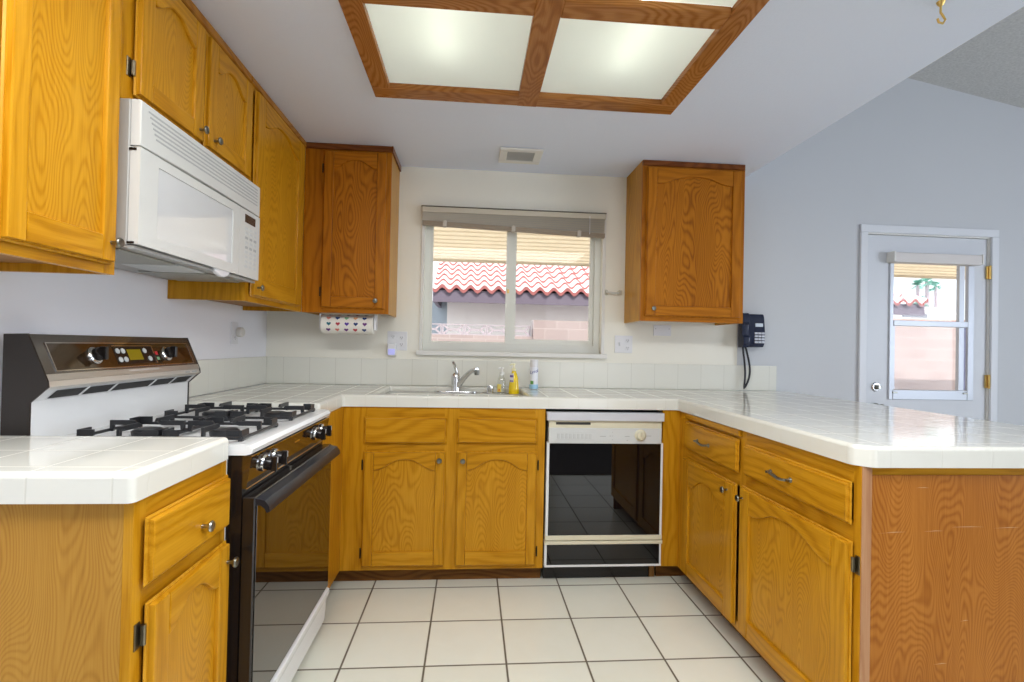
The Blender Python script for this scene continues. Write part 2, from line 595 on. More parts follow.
struct(w.build('wall_rear'))
w = MB()
for (a, b, c, d) in ((-6.15, -4.8, ZF, 3.6), (-4.8, -2.4, ZF, 0.55), (-4.8, -2.4, 2.15, 3.6), (-2.4, 0.0, ZF, 3.6)):
    w.box(7.15, 7.3, a, b, c, d, wall_t)
struct(w.build('wall_right'))
CX = 2.975          # where the flat kitchen ceiling ends
k = MB()
LX0, LX1, LY0, LY1 = 0.860, 2.090, -2.210, -1.005      # well of the ceiling light
for (a, b, c, d) in ((0.0, LX0, -6.15, 0.0), (LX1, CX, -6.15, 0.0), (LX0, LX1, -6.15, LY0), (LX0, LX1, LY1, 0.0)):
    k.box(a, b, c, d, ZC, ZC+0.16, ceil_m)
struct(k.build('ceiling'))
vf = lambda u, v, d: (u, d, v)
z_at = lambda x: 3.061 - 0.1825*(x - 4.211)
struct(MB().prism([(CX-0.1, z_at(CX-0.1)), (7.15, z_at(7.15)), (7.15, z_at(7.15)+0.1), (CX-0.1, z_at(CX-0.1)+0.1)], vf, -6.15, 0.0, vault_m).build('ceiling_vault'))
struct(MB().box(CX-0.1, CX, -6.15, 0.0, ZC+0.16, z_at(CX)+0.05, wall_c).build('wall_soffit'))

struct(MB().box(-0.5, 8.0, -9.5, -6.31, 2.42, 2.55, trim_m).build('rear_sun_blocker'))  # unseen slab added to keep the sun out of the rear opening
# baseboard of the rear wall (seen mirrored in the dishwasher)
struct(MB().box(4.15, 7.15, -6.15, -6.13, ZF, ZF+0.09, trim_m).build('baseboard_rear'))

# ------------------------------------------------------------------ backsplash
bsp = MB()
bsp.box(0.008, 3.271, -0.008, -0.0005, 0.92, 1.084, spl_m, 0.002)
bsp.box(0.0005, 0.008, -1.0, -0.0005, 0.92, 1.084, spl_m, 0.002)
tag(bsp.build('backsplash'), 'row of off-white square wall tiles running behind the counter under the window', 'backsplash')

# ------------------------------------------------------------------ countertops
ZT, ZB = 0.92, 0.861


def counter_mesh(name, outline, hole, label):
    t = bmesh.new()
    k = MB()
    vs = [t.verts.new((x, y, ZT)) for x, y in outline]
    es = [t.edges.new((vs[i], vs[(i+1) % len(vs)])) for i in range(len(vs))]
    if hole:
        hv = [t.verts.new((x, y, ZT)) for x, y in hole]
        es += [t.edges.new((hv[i], hv[(i+1) % len(hv)])) for i in range(len(hv))]
    bmesh.ops.triangle_fill(t, use_beauty=True, edges=es)
    r = bmesh.ops.extrude_face_region(t, geom=t.faces[:])
    for v in r['geom']:
        if isinstance(v, bmesh.types.BMVert):
            v.co.z = ZB
    bmesh.ops.recalc_face_normals(t, faces=t.faces[:])
    bmesh.ops.dissolve_limit(t, angle_limit=0.01, verts=t.verts[:], edges=t.edges[:])
    rim = [e for e in t.edges if len(e.link_faces) == 2 and e.verts[0].co.z > ZT-1e-4 and e.verts[1].co.z > ZT-1e-4 and abs(e.link_faces[0].normal.z - e.link_faces[1].normal.z) > 0.5]
    corner = [e for e in t.edges if abs(e.verts[0].co.z - e.verts[1].co.z) > 0.03]
    bmesh.ops.bevel(t, geom=rim + corner, offset=0.013, segments=4, affect='EDGES', profile=0.5)
    k._merge(t, ctr_m)
    o = k.build(name)
    return tag(o, label, 'countertop')


SX0, SX1, SY0, SY1 = 0.765, 1.560, -0.565, -0.065
main_out = [(0.009, -0.009), (3.34, -0.009), (3.34, -1.880), (2.375, -1.880), (2.337, -1.842), (2.337, -0.633), (0.621, -0.633), (0.621, -1.010), (0.009, -1.010)]
counter_mesh('countertop', main_out, [(SX0, SY1), (SX1, SY1), (SX1, SY0), (SX0, SY0)],
             'long U-shaped white tile countertop around the sink and over the peninsula')
near_out = [(0.003, -1.788), (0.614, -1.788), (0.614, -2.178), (0.003, -2.178)]
counter_mesh('countertop', near_out, None, 'short white tile countertop in front of the range, over the small base cabinet')

# ------------------------------------------------------------------ sink
sk = MB()
ZD = 0.887
t = bmesh.new()
xs = [SX0+0.002, SX0+0.05, 1.145, 1.18, SX1-0.05, SX1-0.002]
ys = [SY0+0.002, SY0+0.05, -0.225, SY1-0.002]
vv = {(i, j): t.verts.new((x, y, ZD)) for i, x in enumerate(xs) for j, y in enumerate(ys)}
fl = []
for i in range(5):
    for j in range(3):
        fa = t.faces.new((vv[i, j], vv[i+1, j], vv[i+1, j+1], vv[i, j+1]))
        if (i, j) in ((1, 1), (3, 1)):
            fl.append(fa)
for fa in fl:
    r = bmesh.ops.inset_individual(t, faces=[fa], thickness=0.006)
    r = bmesh.ops.extrude_discrete_faces(t, faces=[fa])
    nf = r['faces'][0]
    for v in nf.verts:
        v.co.z = 0.70
        v.co.x += 0.02 if v.co.x < nf.calc_center_median().x else -0.02
bmesh.ops.recalc_face_normals(t, faces=t.faces[:])
for f_ in t.faces:
    pass
sk._merge(t, sink_m)
so = sk.build('sink')
sm = so.modifiers.new('thick', 'SOLIDIFY')
sm.thickness = 0.008
sm.offset = 0
tag(so, 'white double-bowl kitchen sink let into the tile counter below the window', 'sink')
for cx in (0.98, 1.345):
    MB().lathe([(0.04, 0), (0.04, 0.004), (0.03, 0.005), (0.028, 0.002), (0.0, 0.002)], (cx, -0.37, 0.705), (0, 0, 1), chrome_m, 20).build('drain', so)

# faucet
fx, fy = 1.163, -0.135
fa = thing('faucet', 'chrome single-lever kitchen faucet with a long angled spout at the back of the sink', 'faucet', (fx, fy, ZD))
k = MB()
pl = [(fx + 0.128*math.cos(a) if abs(math.cos(a)) > 0.5 else fx + 0.128*math.cos(a), fy + 0.032*math.sin(a)) for a in [2*PI*i/36 for i in range(36)]]
k.prism(pl, lambda u, v, d: (u, v, d), ZD+0.004, ZD+0.014, chrome_m, 0.004, 2)
k.build('base_plate', fa)
MB().lathe([(0.030, 0.012), (0.029, 0.02), (0.026, 0.06), (0.027, 0.095), (0.024, 0.112), (0.016, 0.122), (0.0, 0.124)], (fx, fy, ZD), (0, 0, 1), chrome_m, 24).build('valve_body', fa)
k = MB()
k.tube([(fx+0.008, fy, ZD+0.118), (fx-0.002, fy-0.004, ZD+0.150), (fx-0.010, fy-0.012, ZD+0.176), (fx-0.016, fy-0.03, ZD+0.186)], [0.012, 0.009, 0.009, 0.008], chrome_m, 12)
k.build('lever', fa)
k = MB()
k.tube([(fx+0.015, fy-0.01, ZD+0.045), (fx+0.035, fy-0.03, ZD+0.075), (fx+0.062, fy-0.06, ZD+0.110), (fx+0.090, fy-0.09, ZD+0.138), (fx+0.110, fy-0.115, ZD+0.148), (fx+0.124, fy-0.135, ZD+0.149)],
       [0.017, 0.016, 0.0145, 0.0135, 0.013, 0.013], chrome_m, 14)
k.lathe([(0.0135, 0.0), (0.015, -0.012), (0.0135, -0.03), (0.009, -0.03)], (fx+0.124, fy-0.135, ZD+0.150), (0, 0, 1), pewter_m, 16)
k.build('spout', fa)

# air gap cap
tag(MB().lathe([(0.021, 0.004), (0.021, 0.045), (0.0185, 0.052), (0.0, 0.054)], (1.371, -0.15, ZD), (0, 0, 1), chrome_m, 22).build('air_gap_cap'),
    'small brushed chrome cylinder cap between the faucet and the soap bottles', 'cap')


def pump_top(parent, x, y, z, m, mcol):
    k = MB()
    k.lathe([(0.014, 0), (0.014, 0.012), (0.010, 0.016), (0.005, 0.018), (0.005, 0.034), (0.010, 0.036), (0.010, 0.044), (0.0, 0.045)], (x, y, z), (0, 0, 1), m, 16)
    k.tube([(x, y, z+0.040), (x-0.016, y-0.012, z+0.040), (x-0.024, y-0.018, z+0.035)], 0.0045, m, 8)
    k.build('pump', parent)


yel = plain('yellow_liquid_soap', (0.86, 0.62, 0.012), 0.15, var=0.1, bscale=20)
yel_light = plain('yellow_label', (0.88, 0.70, 0.16), 0.5)
purple = plain('purple_label_print', (0.16, 0.10, 0.34), 0.5)
pale = plain('pale_label', (0.80, 0.78, 0.74), 0.5)
orange_m = plain('orange_label_print', (0.80, 0.30, 0.06), 0.5)
pump_y = plain('ivory_pump', (0.85, 0.80, 0.52), 0.35)
pump_w = plain('white_pump', (0.84, 0.84, 0.82), 0.35)


def curved_label(r_fn, x, y, z0, z1, a0, a1, m, off=0.0012, n=10, sy=1.0):
    k = MB()
    t = bmesh.new()
    rows = []
    for z in (z0, z1):
        rows.append([t.verts.new((x + (r_fn(z)+off)*math.cos(a0+(a1-a0)*i/n), y + sy*(r_fn(z)+off)*math.sin(a0+(a1-a0)*i/n), z)) for i in range(n+1)])
    for i in range(n):
        t.faces.new((rows[0][i], rows[0][i+1], rows[1][i+1], rows[1][i]))
    k._merge(t, m)
    return k


# clear bottle
bx, by = 1.438, -0.15
o = thing('soap_bottle', 'clear pump soap bottle with a small yellow label, left of the yellow bottle', 'bottle', (bx, by, ZD))
MB().lathe([(0.026, 0.004), (0.028, 0.010), (0.027, 0.07), (0.022, 0.095), (0.013, 0.108), (0.013, 0.118)], (bx, by, ZD), (0, 0, 1), clear_m, 24).build('bottle', o)
pump_top(o, bx+0.003, by, ZD+0.118, pump_w, pump_w)
k = curved_label(lambda z: 0.028, bx, by, ZD+0.015, ZD+0.062, -2.6, -1.65, yel_light)
k.bm.verts.ensure_lookup_table()
k.build('label', o)
curved_label(lambda z: 0.0285, bx, by, ZD+0.018, ZD+0.034, -2.25, -1.85, orange_m).build('label_print', o)
# yellow bottle
bx, by = 1.514, -0.15
o = thing('soap_bottle', 'bright yellow pump bottle of soap with purple printed label, right of the clear one', 'bottle', (bx, by, ZD))
yr = lambda z: 0.031 - 0.006*max(0, min(1, (z-ZD-0.03)/0.08))
MB().lathe([(0.030, 0.004), (0.032, 0.010), (0.0315, 0.03), (0.026, 0.09), (0.025, 0.10), (0.016, 0.128), (0.013, 0.134), (0.013, 0.142)], (bx, by, ZD), (0, 0, 1), yel, 24).build('bottle', o)
pump_top(o, bx-0.002, by, ZD+0.142, pump_y, pump_y)
curved_label(lambda z: 0.0285, bx, by, ZD+0.076, ZD+0.128, -2.7, -1.75, pale).build('label', o)
curved_label(lambda z: 0.0292, bx, by, ZD+0.104, ZD+0.117, -2.6, -1.8, purple).build('label_print', o)
curved_label(lambda z: 0.0292, bx, by, ZD+0.078, ZD+0.085, -2.6, -1.8, purple).build('label_print', o)
# spray can
bx, by = 1.634, -0.155
can_w = plain('white_can_paint', (0.80, 0.82, 0.88), 0.3)
can_b = plain('pale_blue_can_paint', (0.36, 0.62, 0.82), 0.3)
can_n = plain('navy_can_lettering', (0.035, 0.03, 0.28), 0.4)
can_g = plain('green_can_print', (0.10, 0.30, 0.06), 0.4)
o = thing('spray_can', 'slim white and pale blue spray can with navy lettering, right of the sink', 'spray can', (bx, by, ZT))
MB().lathe([(0.024, 0.001), (0.0265, 0.003), (0.0265, 0.128), (0.023, 0.134)], (bx, by, ZT), (0, 0, 1), can_w, 28).build('can', o)
MB().lathe([(0.0255, 0.134), (0.0255, 0.176), (0.022, 0.180), (0.0, 0.180)], (bx, by, ZT), (0, 0, 1), plate_m, 28).build('cap', o)
curved_label(lambda z: 0.0265, bx, by, ZT+0.004, ZT+0.030, -PI, 0.0, can_b, 0.0008, 16).build('blue_band', o)
k = curved_label(lambda z: 0.0265, bx, by, ZT+0.032, ZT+0.052, -2.5, -1.75, can_g)
k.build('leaf_print', o)


def flat_text(txt, size, fn, m, name, parent, extrude=0.0005, bold=0.0):
    """lettering as a mesh, each vertex carried by fn(u, v, d)"""
    cu_ = bpy.data.curves.new('lettering', 'FONT')
    cu_.body = txt
    cu_.size = size
    cu_.extrude = extrude
    cu_.offset = bold
    cu_.align_x = 'CENTER'
    cu_.align_y = 'CENTER'
    tob = bpy.data.objects.new('lettering', cu_)
    COL.objects.link(tob)
    dg = bpy.context.evaluated_depsgraph_get()
    me = bpy.data.meshes.new_from_object(tob.evaluated_get(dg))
    bpy.data.objects.remove(tob)
    for v in me.vertices:
        v.co = Vector(fn(v.co.x, v.co.y, v.co.z))
    me.materials.clear()
    me.materials.append(m)
    me.name = name
    ob = bpy.data.objects.new(name, me)
    COL.objects.link(ob)
    ob.parent = parent
    if parent.type == 'EMPTY':
        ob.location = -Vector(parent.location)
    return ob


def can_fn(u, v, d):
    sl = v + u*0.22
    a = -PI/2 - 0.05 + u/0.0265
    r = 0.0275 + d
    return (bx + r*math.cos(a), by + r*math.sin(a), ZT + 0.108 + sl)


flat_text('Lysol', 0.027, can_fn, can_n, 'lettering', o, 0.0004, 0.0)

# ------------------------------------------------------------------ sink base cabinet
YF = -0.622
fB = face_back(YF)
fUB = face_back(-0.316)
cab = thing('base_cabinet', 'oak base cabinet under the sink with two arched doors and two false drawer fronts', 'cabinet', (1.1, -0.31, ZF))
k = MB()
# carcass sides/back/bottom and face frame boards
k.box(0.612, 1.640, -0.604, -0.02, 0.044, 0.062, inside_wood)
k.box(1.622, 1.640, -0.604, -0.02, 0.044, 0.859, inside_wood)
k.box(0.612, 0.63, -0.60, -0.02, 0.044, 0.859, inside_wood)
k.build('carcass', cab)
k = MB()
T0 = -0.018
for (a, b) in ((0.606, 0.742), (1.126, 1.200), (1.588, 1.640)):
    k.prism(rect(a, b, 0.044, 0.860), fB, T0, 0.0, oz)
for (a, b) in ((0.742, 1.126), (1.200, 1.588)):
    for (c, d) in ((0.044, 0.082), (0.632, 0.690), (0.800, 0.860)):
        k.prism(rect(a, b, c, d), fB, T0, -0.0004, ox)
k.build('face_frame', cab)
k = MB()
k.box(0.606, 0.624, -1.012, -0.6225, 0.044, 0.860, oz)
k.build('filler_strip', cab)
k = MB()
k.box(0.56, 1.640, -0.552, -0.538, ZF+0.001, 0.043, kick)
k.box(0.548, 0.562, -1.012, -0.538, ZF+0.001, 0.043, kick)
k.build('toe_kick', cab)
drawer_front(cab, fB, 0.729, 1.139, 0.677, 0.812, ox, 'false_drawer_front')
drawer_front(cab, fB, 1.189, 1.598, 0.680, 0.812, ox, 'false_drawer_front')
oak_door(cab, fB, 0.729, 1.137, 0.067, 0.642, oz, ox, 0.052, 0.052, 0.094, 0.075, (1.105, 0.600), ((0.722, 0.57, 1), (0.722, 0.13, 1)))
oak_door(cab, fB, 1.190, 1.601, 0.065, 0.643, oz, ox, 0.052, 0.052, 0.094, 0.075, (1.222, 0.598), ((1.608, 0.57, -1), (1.608, 0.13, -1)))

# ------------------------------------------------------------------ peninsula cabinet
XP = 2.354
fP = face_right(XP)
cab = thing('base_cabinet', 'oak peninsula base cabinet with two drawers with curved pulls and two arched doors', 'cabinet', (2.66, -1.2, ZF))
k = MB()
k.box(XP+0.018, 2.955, -1.845, -0.02, 0.044, 0.062, inside_wood)
k.box(2.937, 2.955, -1.845, -0.02, ZF+0.001, 0.859, veneer_red)
k.box(2.275, XP, YF+0.018, YF+0.03, 0.044, 0.859, inside_wood)
k.build('carcass', cab)
k = MB()
for (a, b) in ((YF-0.10, YF), (-1.268, -1.222), (-1.860, -1.833)):
    k.prism(rect(a, b, 0.044, 0.860), fP, T0, 0.0, oz)
for (a, b) in ((-1.222, YF-0.10), (-1.833, -1.268)):
    for (c, d) in ((0.044, 0.080), (0.628, 0.695), (0.806, 0.860)):
        k.prism(rect(a, b, c, d), fP, T0, -0.0004, oy)
k.prism(rect(2.262, XP+0.010, 0.044, 0.860), fB, -0.018, 0.0, oz)
k.build('face_frame', cab)
k = MB()
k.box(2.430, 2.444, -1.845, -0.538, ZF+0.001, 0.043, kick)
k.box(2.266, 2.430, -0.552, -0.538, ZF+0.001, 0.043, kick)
k.build('toe_kick', cab)
k = MB()
k.box(XP+0.002, 2.385, -1.8625, -1.845, ZF+0.002, 0.860, edge_wood, 0.001)
k.build('corner_strip', cab)
MB().box(2.386, 2.956, -1.857, -1.845, 0.836, 0.8605, ox).build('end_rail', cab)
k = MB()
k.box(2.385, 2.955, -1.860, -1.846, ZF+0.002, 0.836, veneer_red)
sc_m = plain('pale_scratch', (0.50, 0.30, 0.16), 0.6)
for (x, z, l, tl) in ((2.40, 0.672, 0.09, 0.04), (2.545, 0.676, 0.06, 0.03), (2.63, 0.688, 0.10, 0.0), (2.76, 0.684, 0.08, 0.02), (2.52, 0.80, 0.04, 0.0), (2.66, 0.42, 0.025, 0.1), (2.58, 0.30, 0.04, 0.05)):
    k.prism([(x, z), (x+l, z+l*tl), (x+l*0.6, z+l*tl*0.7+0.0016), (x+l*0.3, z+0.0012)], lambda u, v, d: (u, -1.8599 - d, v), 0.0, 0.0003, sc_m)
k.build('end_panel', cab, 'reddish veneer end panel with pale scratches')
k = MB()
k.prism(rect(-1.235, -0.722, 0.832, 0.857), fP, 0.001, 0.016, oy, 0.003)
k.build('cutting_board_front', cab)
for (a, b, c, d, pu) in ((-1.230, -0.722, 0.682, 0.820, -0.938), (-1.838, -1.276, 0.688, 0.812, -1.525)):
    dr = drawer_front(cab, fP, a, b, c, d, oy)
    pull_mb(fP, pu, 0.748, 0.058, pewter_m).build('pull', dr)
oak_door(cab, fP, -1.219, -0.708, 0.062, 0.636, oz, oy, 0.075, 0.058, 0.130, 0.072, (-1.165, 0.598), ())
oak_door(cab, fP, -1.843, -1.257, 0.065, 0.643, oz, oy, 0.070, 0.052, 0.098, 0.075, (-1.285, 0.598), ((-1.852, 0.58, 1), (-1.852, 0.13, 1)))

# ------------------------------------------------------------------ small base cabinet in front of the range
XL = 0.605
fL = face_left(XL)
cab = thing('base_cabinet', 'small oak base cabinet with one drawer and one arched door, in front of the range', 'cabinet', (0.3, -1.97, ZF))
k = MB()
k.box(0.01, XL-0.018, -2.145, -1.79, 0.044, 0.062, inside_wood)
k.box(0.01, XL-0.018, -1.80, -1.788, 0.0, 0.859, inside_wood)
k.box(0.01, 0.03, -2.145, -1.79, 0.0, 0.859, inside_wood)
k.build('carcass', cab)
k = MB()
for (a, b) in ((-2.160, -2.122), (-1.815, -1.788)):
    k.prism(rect(a, b, 0.044, 0.860), fL, T0, 0.0, oz)
for (c, d) in ((0.044, 0.085), (0.640, 0.690), (0.805, 0.860)):
    k.prism(rect(-2.122, -1.815, c, d), fL, T0, -0.0004, oy)
k.build('face_frame', cab)
MB().box(0.004, XL-0.0185, -2.160, -2.146, ZF+0.002, 0.860, veneer_tan).build('end_panel', cab, 'plain tan veneer end panel')
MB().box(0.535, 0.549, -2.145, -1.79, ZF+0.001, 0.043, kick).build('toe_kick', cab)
dr = drawer_front(cab, fL, -2.140, -1.800, 0.683, 0.822, oy)
knob_mb(fL(-1.950, 0.737, 0.0225), (1, 0, 0), knob_m).build('knob', dr)
oak_door(cab, fL, -2.132, -1.800, 0.065, 0.648, oz, oy, 0.060, 0.048, 0.096, 0.075, (-1.822, 0.598), ((-2.142, 0.588, 1), (-2.142, 0.13, 1)))

# ------------------------------------------------------------------ upper cabinets
ZU = 1.343


def upper(name, label, f, u0, u1, z0, z1, depth, doors, mv, mh, trim, wall_u, body_m, under=inside_wood, stile=None, loc=(0, 0, 0)):
    c = thing(name, label, 'cabinet', loc)
    k = MB()
    e = 0.0012
    k.prism(rect(u0+0.016, u1-0.016, z0+0.022, z0+0.036), f, -depth+0.002, -0.018, under)                 # bottom board, up inside the rail
    k.prism(rect(u0+e, u0+0.016, z0, z1), f, -depth+0.002, -0.018, body_m)
    k.prism(rect(u1-0.016, u1-e, z0, z1), f, -depth+0.002, -0.018, body_m)
    k.prism(rect(u0+0.016, u1-0.016, z0+0.036, z1), f, -depth+0.002, -depth+0.010, under)
    k.build('carcass', c)
    k = MB()
    st = sorted(stile)
    for (a, b) in st:
        k.prism(rect(a, b, z0, z1-0.032), f, -0.018, 0.0, mv)
    for (a, b) in zip([s[1] for s in st][:-1], [s[0] for s in st][1:]):
        k.prism(rect(a, b, z0, z0+0.042), f, -0.018, -0.0004, mh)
        k.prism(rect(a, b, z1-0.065, z1-0.032), f, -0.018, -0.0004, mh)
    k.build('face_frame', c)
    k = MB()
    k.prism(rect(u0+e, u1-e, z1-0.034, z1-0.001), f, -0.017, 0.008, trim, 0.004)
    if wall_u is not None:
        s = 1 if wall_u > (u0+u1)/2 else -1
        ue = u1 if s > 0 else u0
        k.prism([(ue-s*0.001, z1-0.034), (ue+s*0.008, z1-0.034), (ue+s*0.008, z1-0.001), (ue-s*0.001, z1-0.001)], f, -depth+0.002, 0.008, trim)
    k.build('top_trim', c)
    for d in doors:
        oak_door(c, f, *d[:4], mv, mh, **d[4])
    return c


XU, YU = 0.307, -0.316
fU = face_left(XU)
upper('wall_cabinet', 'oak wall cabinet nearest the camera with a bright arched door, before the microwave', fU, -2.26, -1.787, ZU, ZC, XU,
      [(-2.133, -1.812, 1.366, 2.243, dict(st=0.052, rise=0.05, shoulder=0.11, bottom=0.07, knob=(-1.838, 1.420), hinges=()))],
      oz, oy, dtrimy, None, oz, stile=[(-2.26, -2.12), (-1.826, -1.787)], loc=(0.15, -2.0, ZU))
upper('wall_cabinet', 'short oak wall cabinet with two arched doors above the microwave', fU, -1.786, -1.021, 1.818, ZC, XU,
      [(-1.748, -1.410, 1.842, 2.236, dict(st=0.062, rise=0.046, shoulder=0.102, bottom=0.06, knob=(-1.440, 1.880), hinges=((-1.757, 1.915, 1),))),
       (-1.388, -1.040, 1.842, 2.236, dict(st=0.062, rise=0.046, shoulder=0.102, bottom=0.06, knob=(-1.345, 1.880), hinges=()))],
      oz, oy, dtrimy, None, oz, stile=[(-1.786, -1.735), (-1.421, -1.377), (-1.055, -1.021)], loc=(0.15, -1.4, 1.818))
upper('wall_cabinet', 'tall oak wall cabinet beyond the microwave in the inside corner', fU, -1.020, -0.3175, ZU, ZC, XU,
      [(-0.992, -0.395, 1.365, 2.243, dict(st=0.080, rise=0.060, shoulder=0.120, bottom=0.085, knob=(-0.955, 1.405), hinges=()))],
      oz, oy, dtrimy, None, oz, stile=[(-1.020, -0.980), (-0.407, -0.3175)], loc=(0.15, -0.66, ZU))
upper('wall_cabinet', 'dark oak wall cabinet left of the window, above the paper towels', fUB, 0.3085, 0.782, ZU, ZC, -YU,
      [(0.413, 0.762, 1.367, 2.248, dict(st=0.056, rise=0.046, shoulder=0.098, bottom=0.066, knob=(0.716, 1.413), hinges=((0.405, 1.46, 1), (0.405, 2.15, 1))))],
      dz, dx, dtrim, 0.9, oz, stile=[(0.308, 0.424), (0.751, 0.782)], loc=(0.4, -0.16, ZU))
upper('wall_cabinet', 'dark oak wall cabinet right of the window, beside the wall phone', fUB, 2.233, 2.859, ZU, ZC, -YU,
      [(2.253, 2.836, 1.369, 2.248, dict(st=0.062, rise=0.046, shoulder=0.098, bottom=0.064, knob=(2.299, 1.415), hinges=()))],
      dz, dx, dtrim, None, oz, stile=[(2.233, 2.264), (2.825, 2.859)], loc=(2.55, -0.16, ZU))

# ------------------------------------------------------------------ microwave
Y0, Y1 = -1.785, -1.0225
mw = thing('microwave', 'white over-the-range microwave with a louvred top, hung under the short wall cabinet', 'microwave', (0.18, -1.4, 1.424))
XM = 0.362
k = MB()
k.box(0.008, 0.334, Y0, Y1, 1.424, 1.8165, mw_side_m, 0.003)
k.build('body', mw)
k = MB()
mf = lambda u, v, d: (d, u, v)
# crown strip with louvres: bows down slightly at its lower edge
crown = [(Y0+0.001, 1.815), (Y1-0.001, 1.815), (Y1-0.001, 1.692)] + [(Y1-0.001 + (Y0-Y1+0.002)*t, 1.692 + 0.004*math.sin(PI*t)) for t in [i/12 for i in range(1, 12)]] + [(Y0+0.001, 1.692)]
k.prism(crown, mf, 0.336, XM, mw_m, 0.006, 2)
k.build('top_grille', mw)
k = MB()
for i in range(6):
    z = 1.795 - i*0.0125
    k.box(XM-0.002, XM+0.0006, Y0+0.03+i*0.007, Y1-0.03, z-0.0024, z+0.0024, grey_m)
k.build('grille_slot', mw)
YD = -1.205
k = MB()
dz0, dz1 = 1.428, 1.688
wy0, wy1, wz0, wz1 = -1.705, -1.255, 1.462, 1.660
k.box(0.336, XM, Y0+0.001, wy0, dz0, dz1, mw_m)
k.box(0.336, XM, wy1, YD, dz0, dz1, mw_m)
k.box(0.336, XM, wy0, wy1, dz0, wz0, mw_m)
k.box(0.336, XM, wy0, wy1, wz1, dz1, mw_m)
dr = k.build('door', mw)
k = MB()
k.box(0.345, XM-0.003, wy0, wy1, wz0, wz1, mwglass_m)
k.build('window', dr, 'pale screened door window')
k = MB()
k.prism([(-1.315 + 0.055*math.cos(PI*i/14), 1.432 - 0.028*math.sin(PI*i/14)) for i in range(15)], mf, 0.345, 0.358, plate_m, 0.003)
k.build('release_tab', mw)
k = MB()
k.box(0.336, XM, YD+0.002, Y1-0.001, dz0, dz1, mw_m)
pa = k.build('control_panel', mw)
k = MB()
k.box(XM-0.001, XM+0.001, YD+0.045, Y1-0.045, 1.640, 1.672, plain('dark_display', (0.06, 0.045, 0.035), 0.15))
k.build('display', pa)
for r in range(9):
    for c in range(3):
        k = MB()
        y = YD + 0.050 + c*0.038
        z = 1.622 - r*0.0185
        k.box(XM-0.001, XM+0.0012, y, y+0.024, z-0.010, z, lgrey_m if r not in (2, 4) else grey_m, 0.0005)
        k.build('button', pa)
k = MB()
k.box(0.010, 0.350, Y0+0.004, Y1-0.004, 1.4195, 1.4245, mw_side_m)
for (a, b) in ((-1.76, -1.50), (-1.30, -1.05)):
    k.box(0.06, 0.30, a, b, 1.414, 1.4200, filter_m, 0.002)
k.box(0.12, 0.30, -1.48, -1.32, 1.414, 1.4200, lgrey_m, 0.002)
k.box(0.335, 0.350, Y0+0.004, Y1-0.004, 1.4165, 1.4200, grey_m)
k.build('underside_panel', mw, 'grey underside with mesh grease filters')
for z in (1.432, 1.682):
    MB().box(0.3345, 0.352, Y0-0.0015, Y0+0.001, z-0.003, z+0.003, black_m).build('door_catch', mw)

# ------------------------------------------------------------------ gas range
R0, R1 = -1.7765, -1.0215
rg = thing('gas_range', 'white and black gas range with smoked oven door between the two left counters', 'range', (0.33, -1.4, ZF))
k = MB()
k.box(0.03, 0.600, R0, R1, ZF+0.02, 0.868, white_m)
k.box(0.600, 0.640, R0+0.004, R1-0.004, 0.17, 0.864, black_m)
for y in (R0+0.05, R1-0.05):
    for x in (0.08, 0.54):
        k.lathe([(0.02, 0), (0.02, 0.03)], (x, y, ZF+0.0005), (0, 0, 1), black_m, 12)
k.build('body', rg)
k = MB()
rf = lambda u, v, d: (u, d, v)
k.prism([(0.03, 0.866), (0.650, 0.866), (0.664, 0.870), (0.668, 0.882), (0.660, 0.893), (0.640, 0.897), (0.60, 0.893), (0.58, 0.889), (0.12, 0.889), (0.10, 0.895), (0.03, 0.895)], rf, R0, R1, white_m)
k.build('cooktop', rg)
# manifold panel with the burner knobs
k = MB()
k.prism([(0.640, 0.775), (0.652, 0.775), (0.664, 0.864), (0.640, 0.864)], rf, R0+0.003, R1-0.003, brown_glass)
k.box(0.605, 0.642, R0+0.0035, R1-0.0035, 0.775, 0.864, black_m)
for z, x in ((0.7755, 0.6525), (0.8635, 0.6645)):
    k.box(x-0.002, x+0.0015, R0+0.003, R1-0.003, z-0.0014, z+0.0014, chrome_m)
k.build('manifold_panel', rg, 'glossy brown control strip')
kn = Vector((0.99, 0, -0.134))
for y in (-1.685, -1.605, -1.200, -1.120):
    k = MB()
    p = Vector((0.6585, y, 0.826))
    k.lathe([(0.024, 0), (0.025, 0.004), (0.023, 0.009), (0.019, 0.011)], p, kn, chrome_m, 24)
    k.lathe([(0.018, 0.009), (0.0185, 0.020), (0.017, 0.027), (0.0, 0.028)], p, kn, black_m, 24)
    q = p + kn*0.024
    k.box(q.x, q.x+0.018, y-0.0055, y+0.0055, q.z-0.021, q.z+0.021, black_m, 0.002)
    k.box(q.x+0.0181, q.x+0.0188, y-0.001, y+0.001, q.z+0.003, q.z+0.019, white_m)
    k.build('burner_knob', rg)
MB().box(0.6592, 0.6604, -1.425, -1.375, 0.832, 0.838, chrome_m).build('nameplate', rg)
# oven door
k = MB()
k.box(0.642, 0.676, R0+0.002, R1-0.002, 0.160, 0.752, black_m, 0.003)
od = k.build('oven_door', rg)
k = MB()
k.box(0.6765, 0.6785, R0+0.012, R1-0.012, 0.166, 0.728, oven_glass, 0.0005)
k.build('oven_glass', od, 'large smoked mirror-like glass')
k = MB()
hp = [(0.676, 0.748), (0.700, 0.742), (0.712, 0.726), (0.714, 0.712), (0.706, 0.708), (0.700, 0.720), (0.690, 0.728), (0.676, 0.730)]
k.prism(hp, rf, R0+0.006, R1-0.006, plain('dark_steel_handle', (0.012, 0.014, 0.020), 0.3, ior=1.4))
k.build('handle', od)
MB().box(0.644, 0.654, -1.45, -1.43, 0.754, 0.759, chrome_m).build('door_latch', rg)
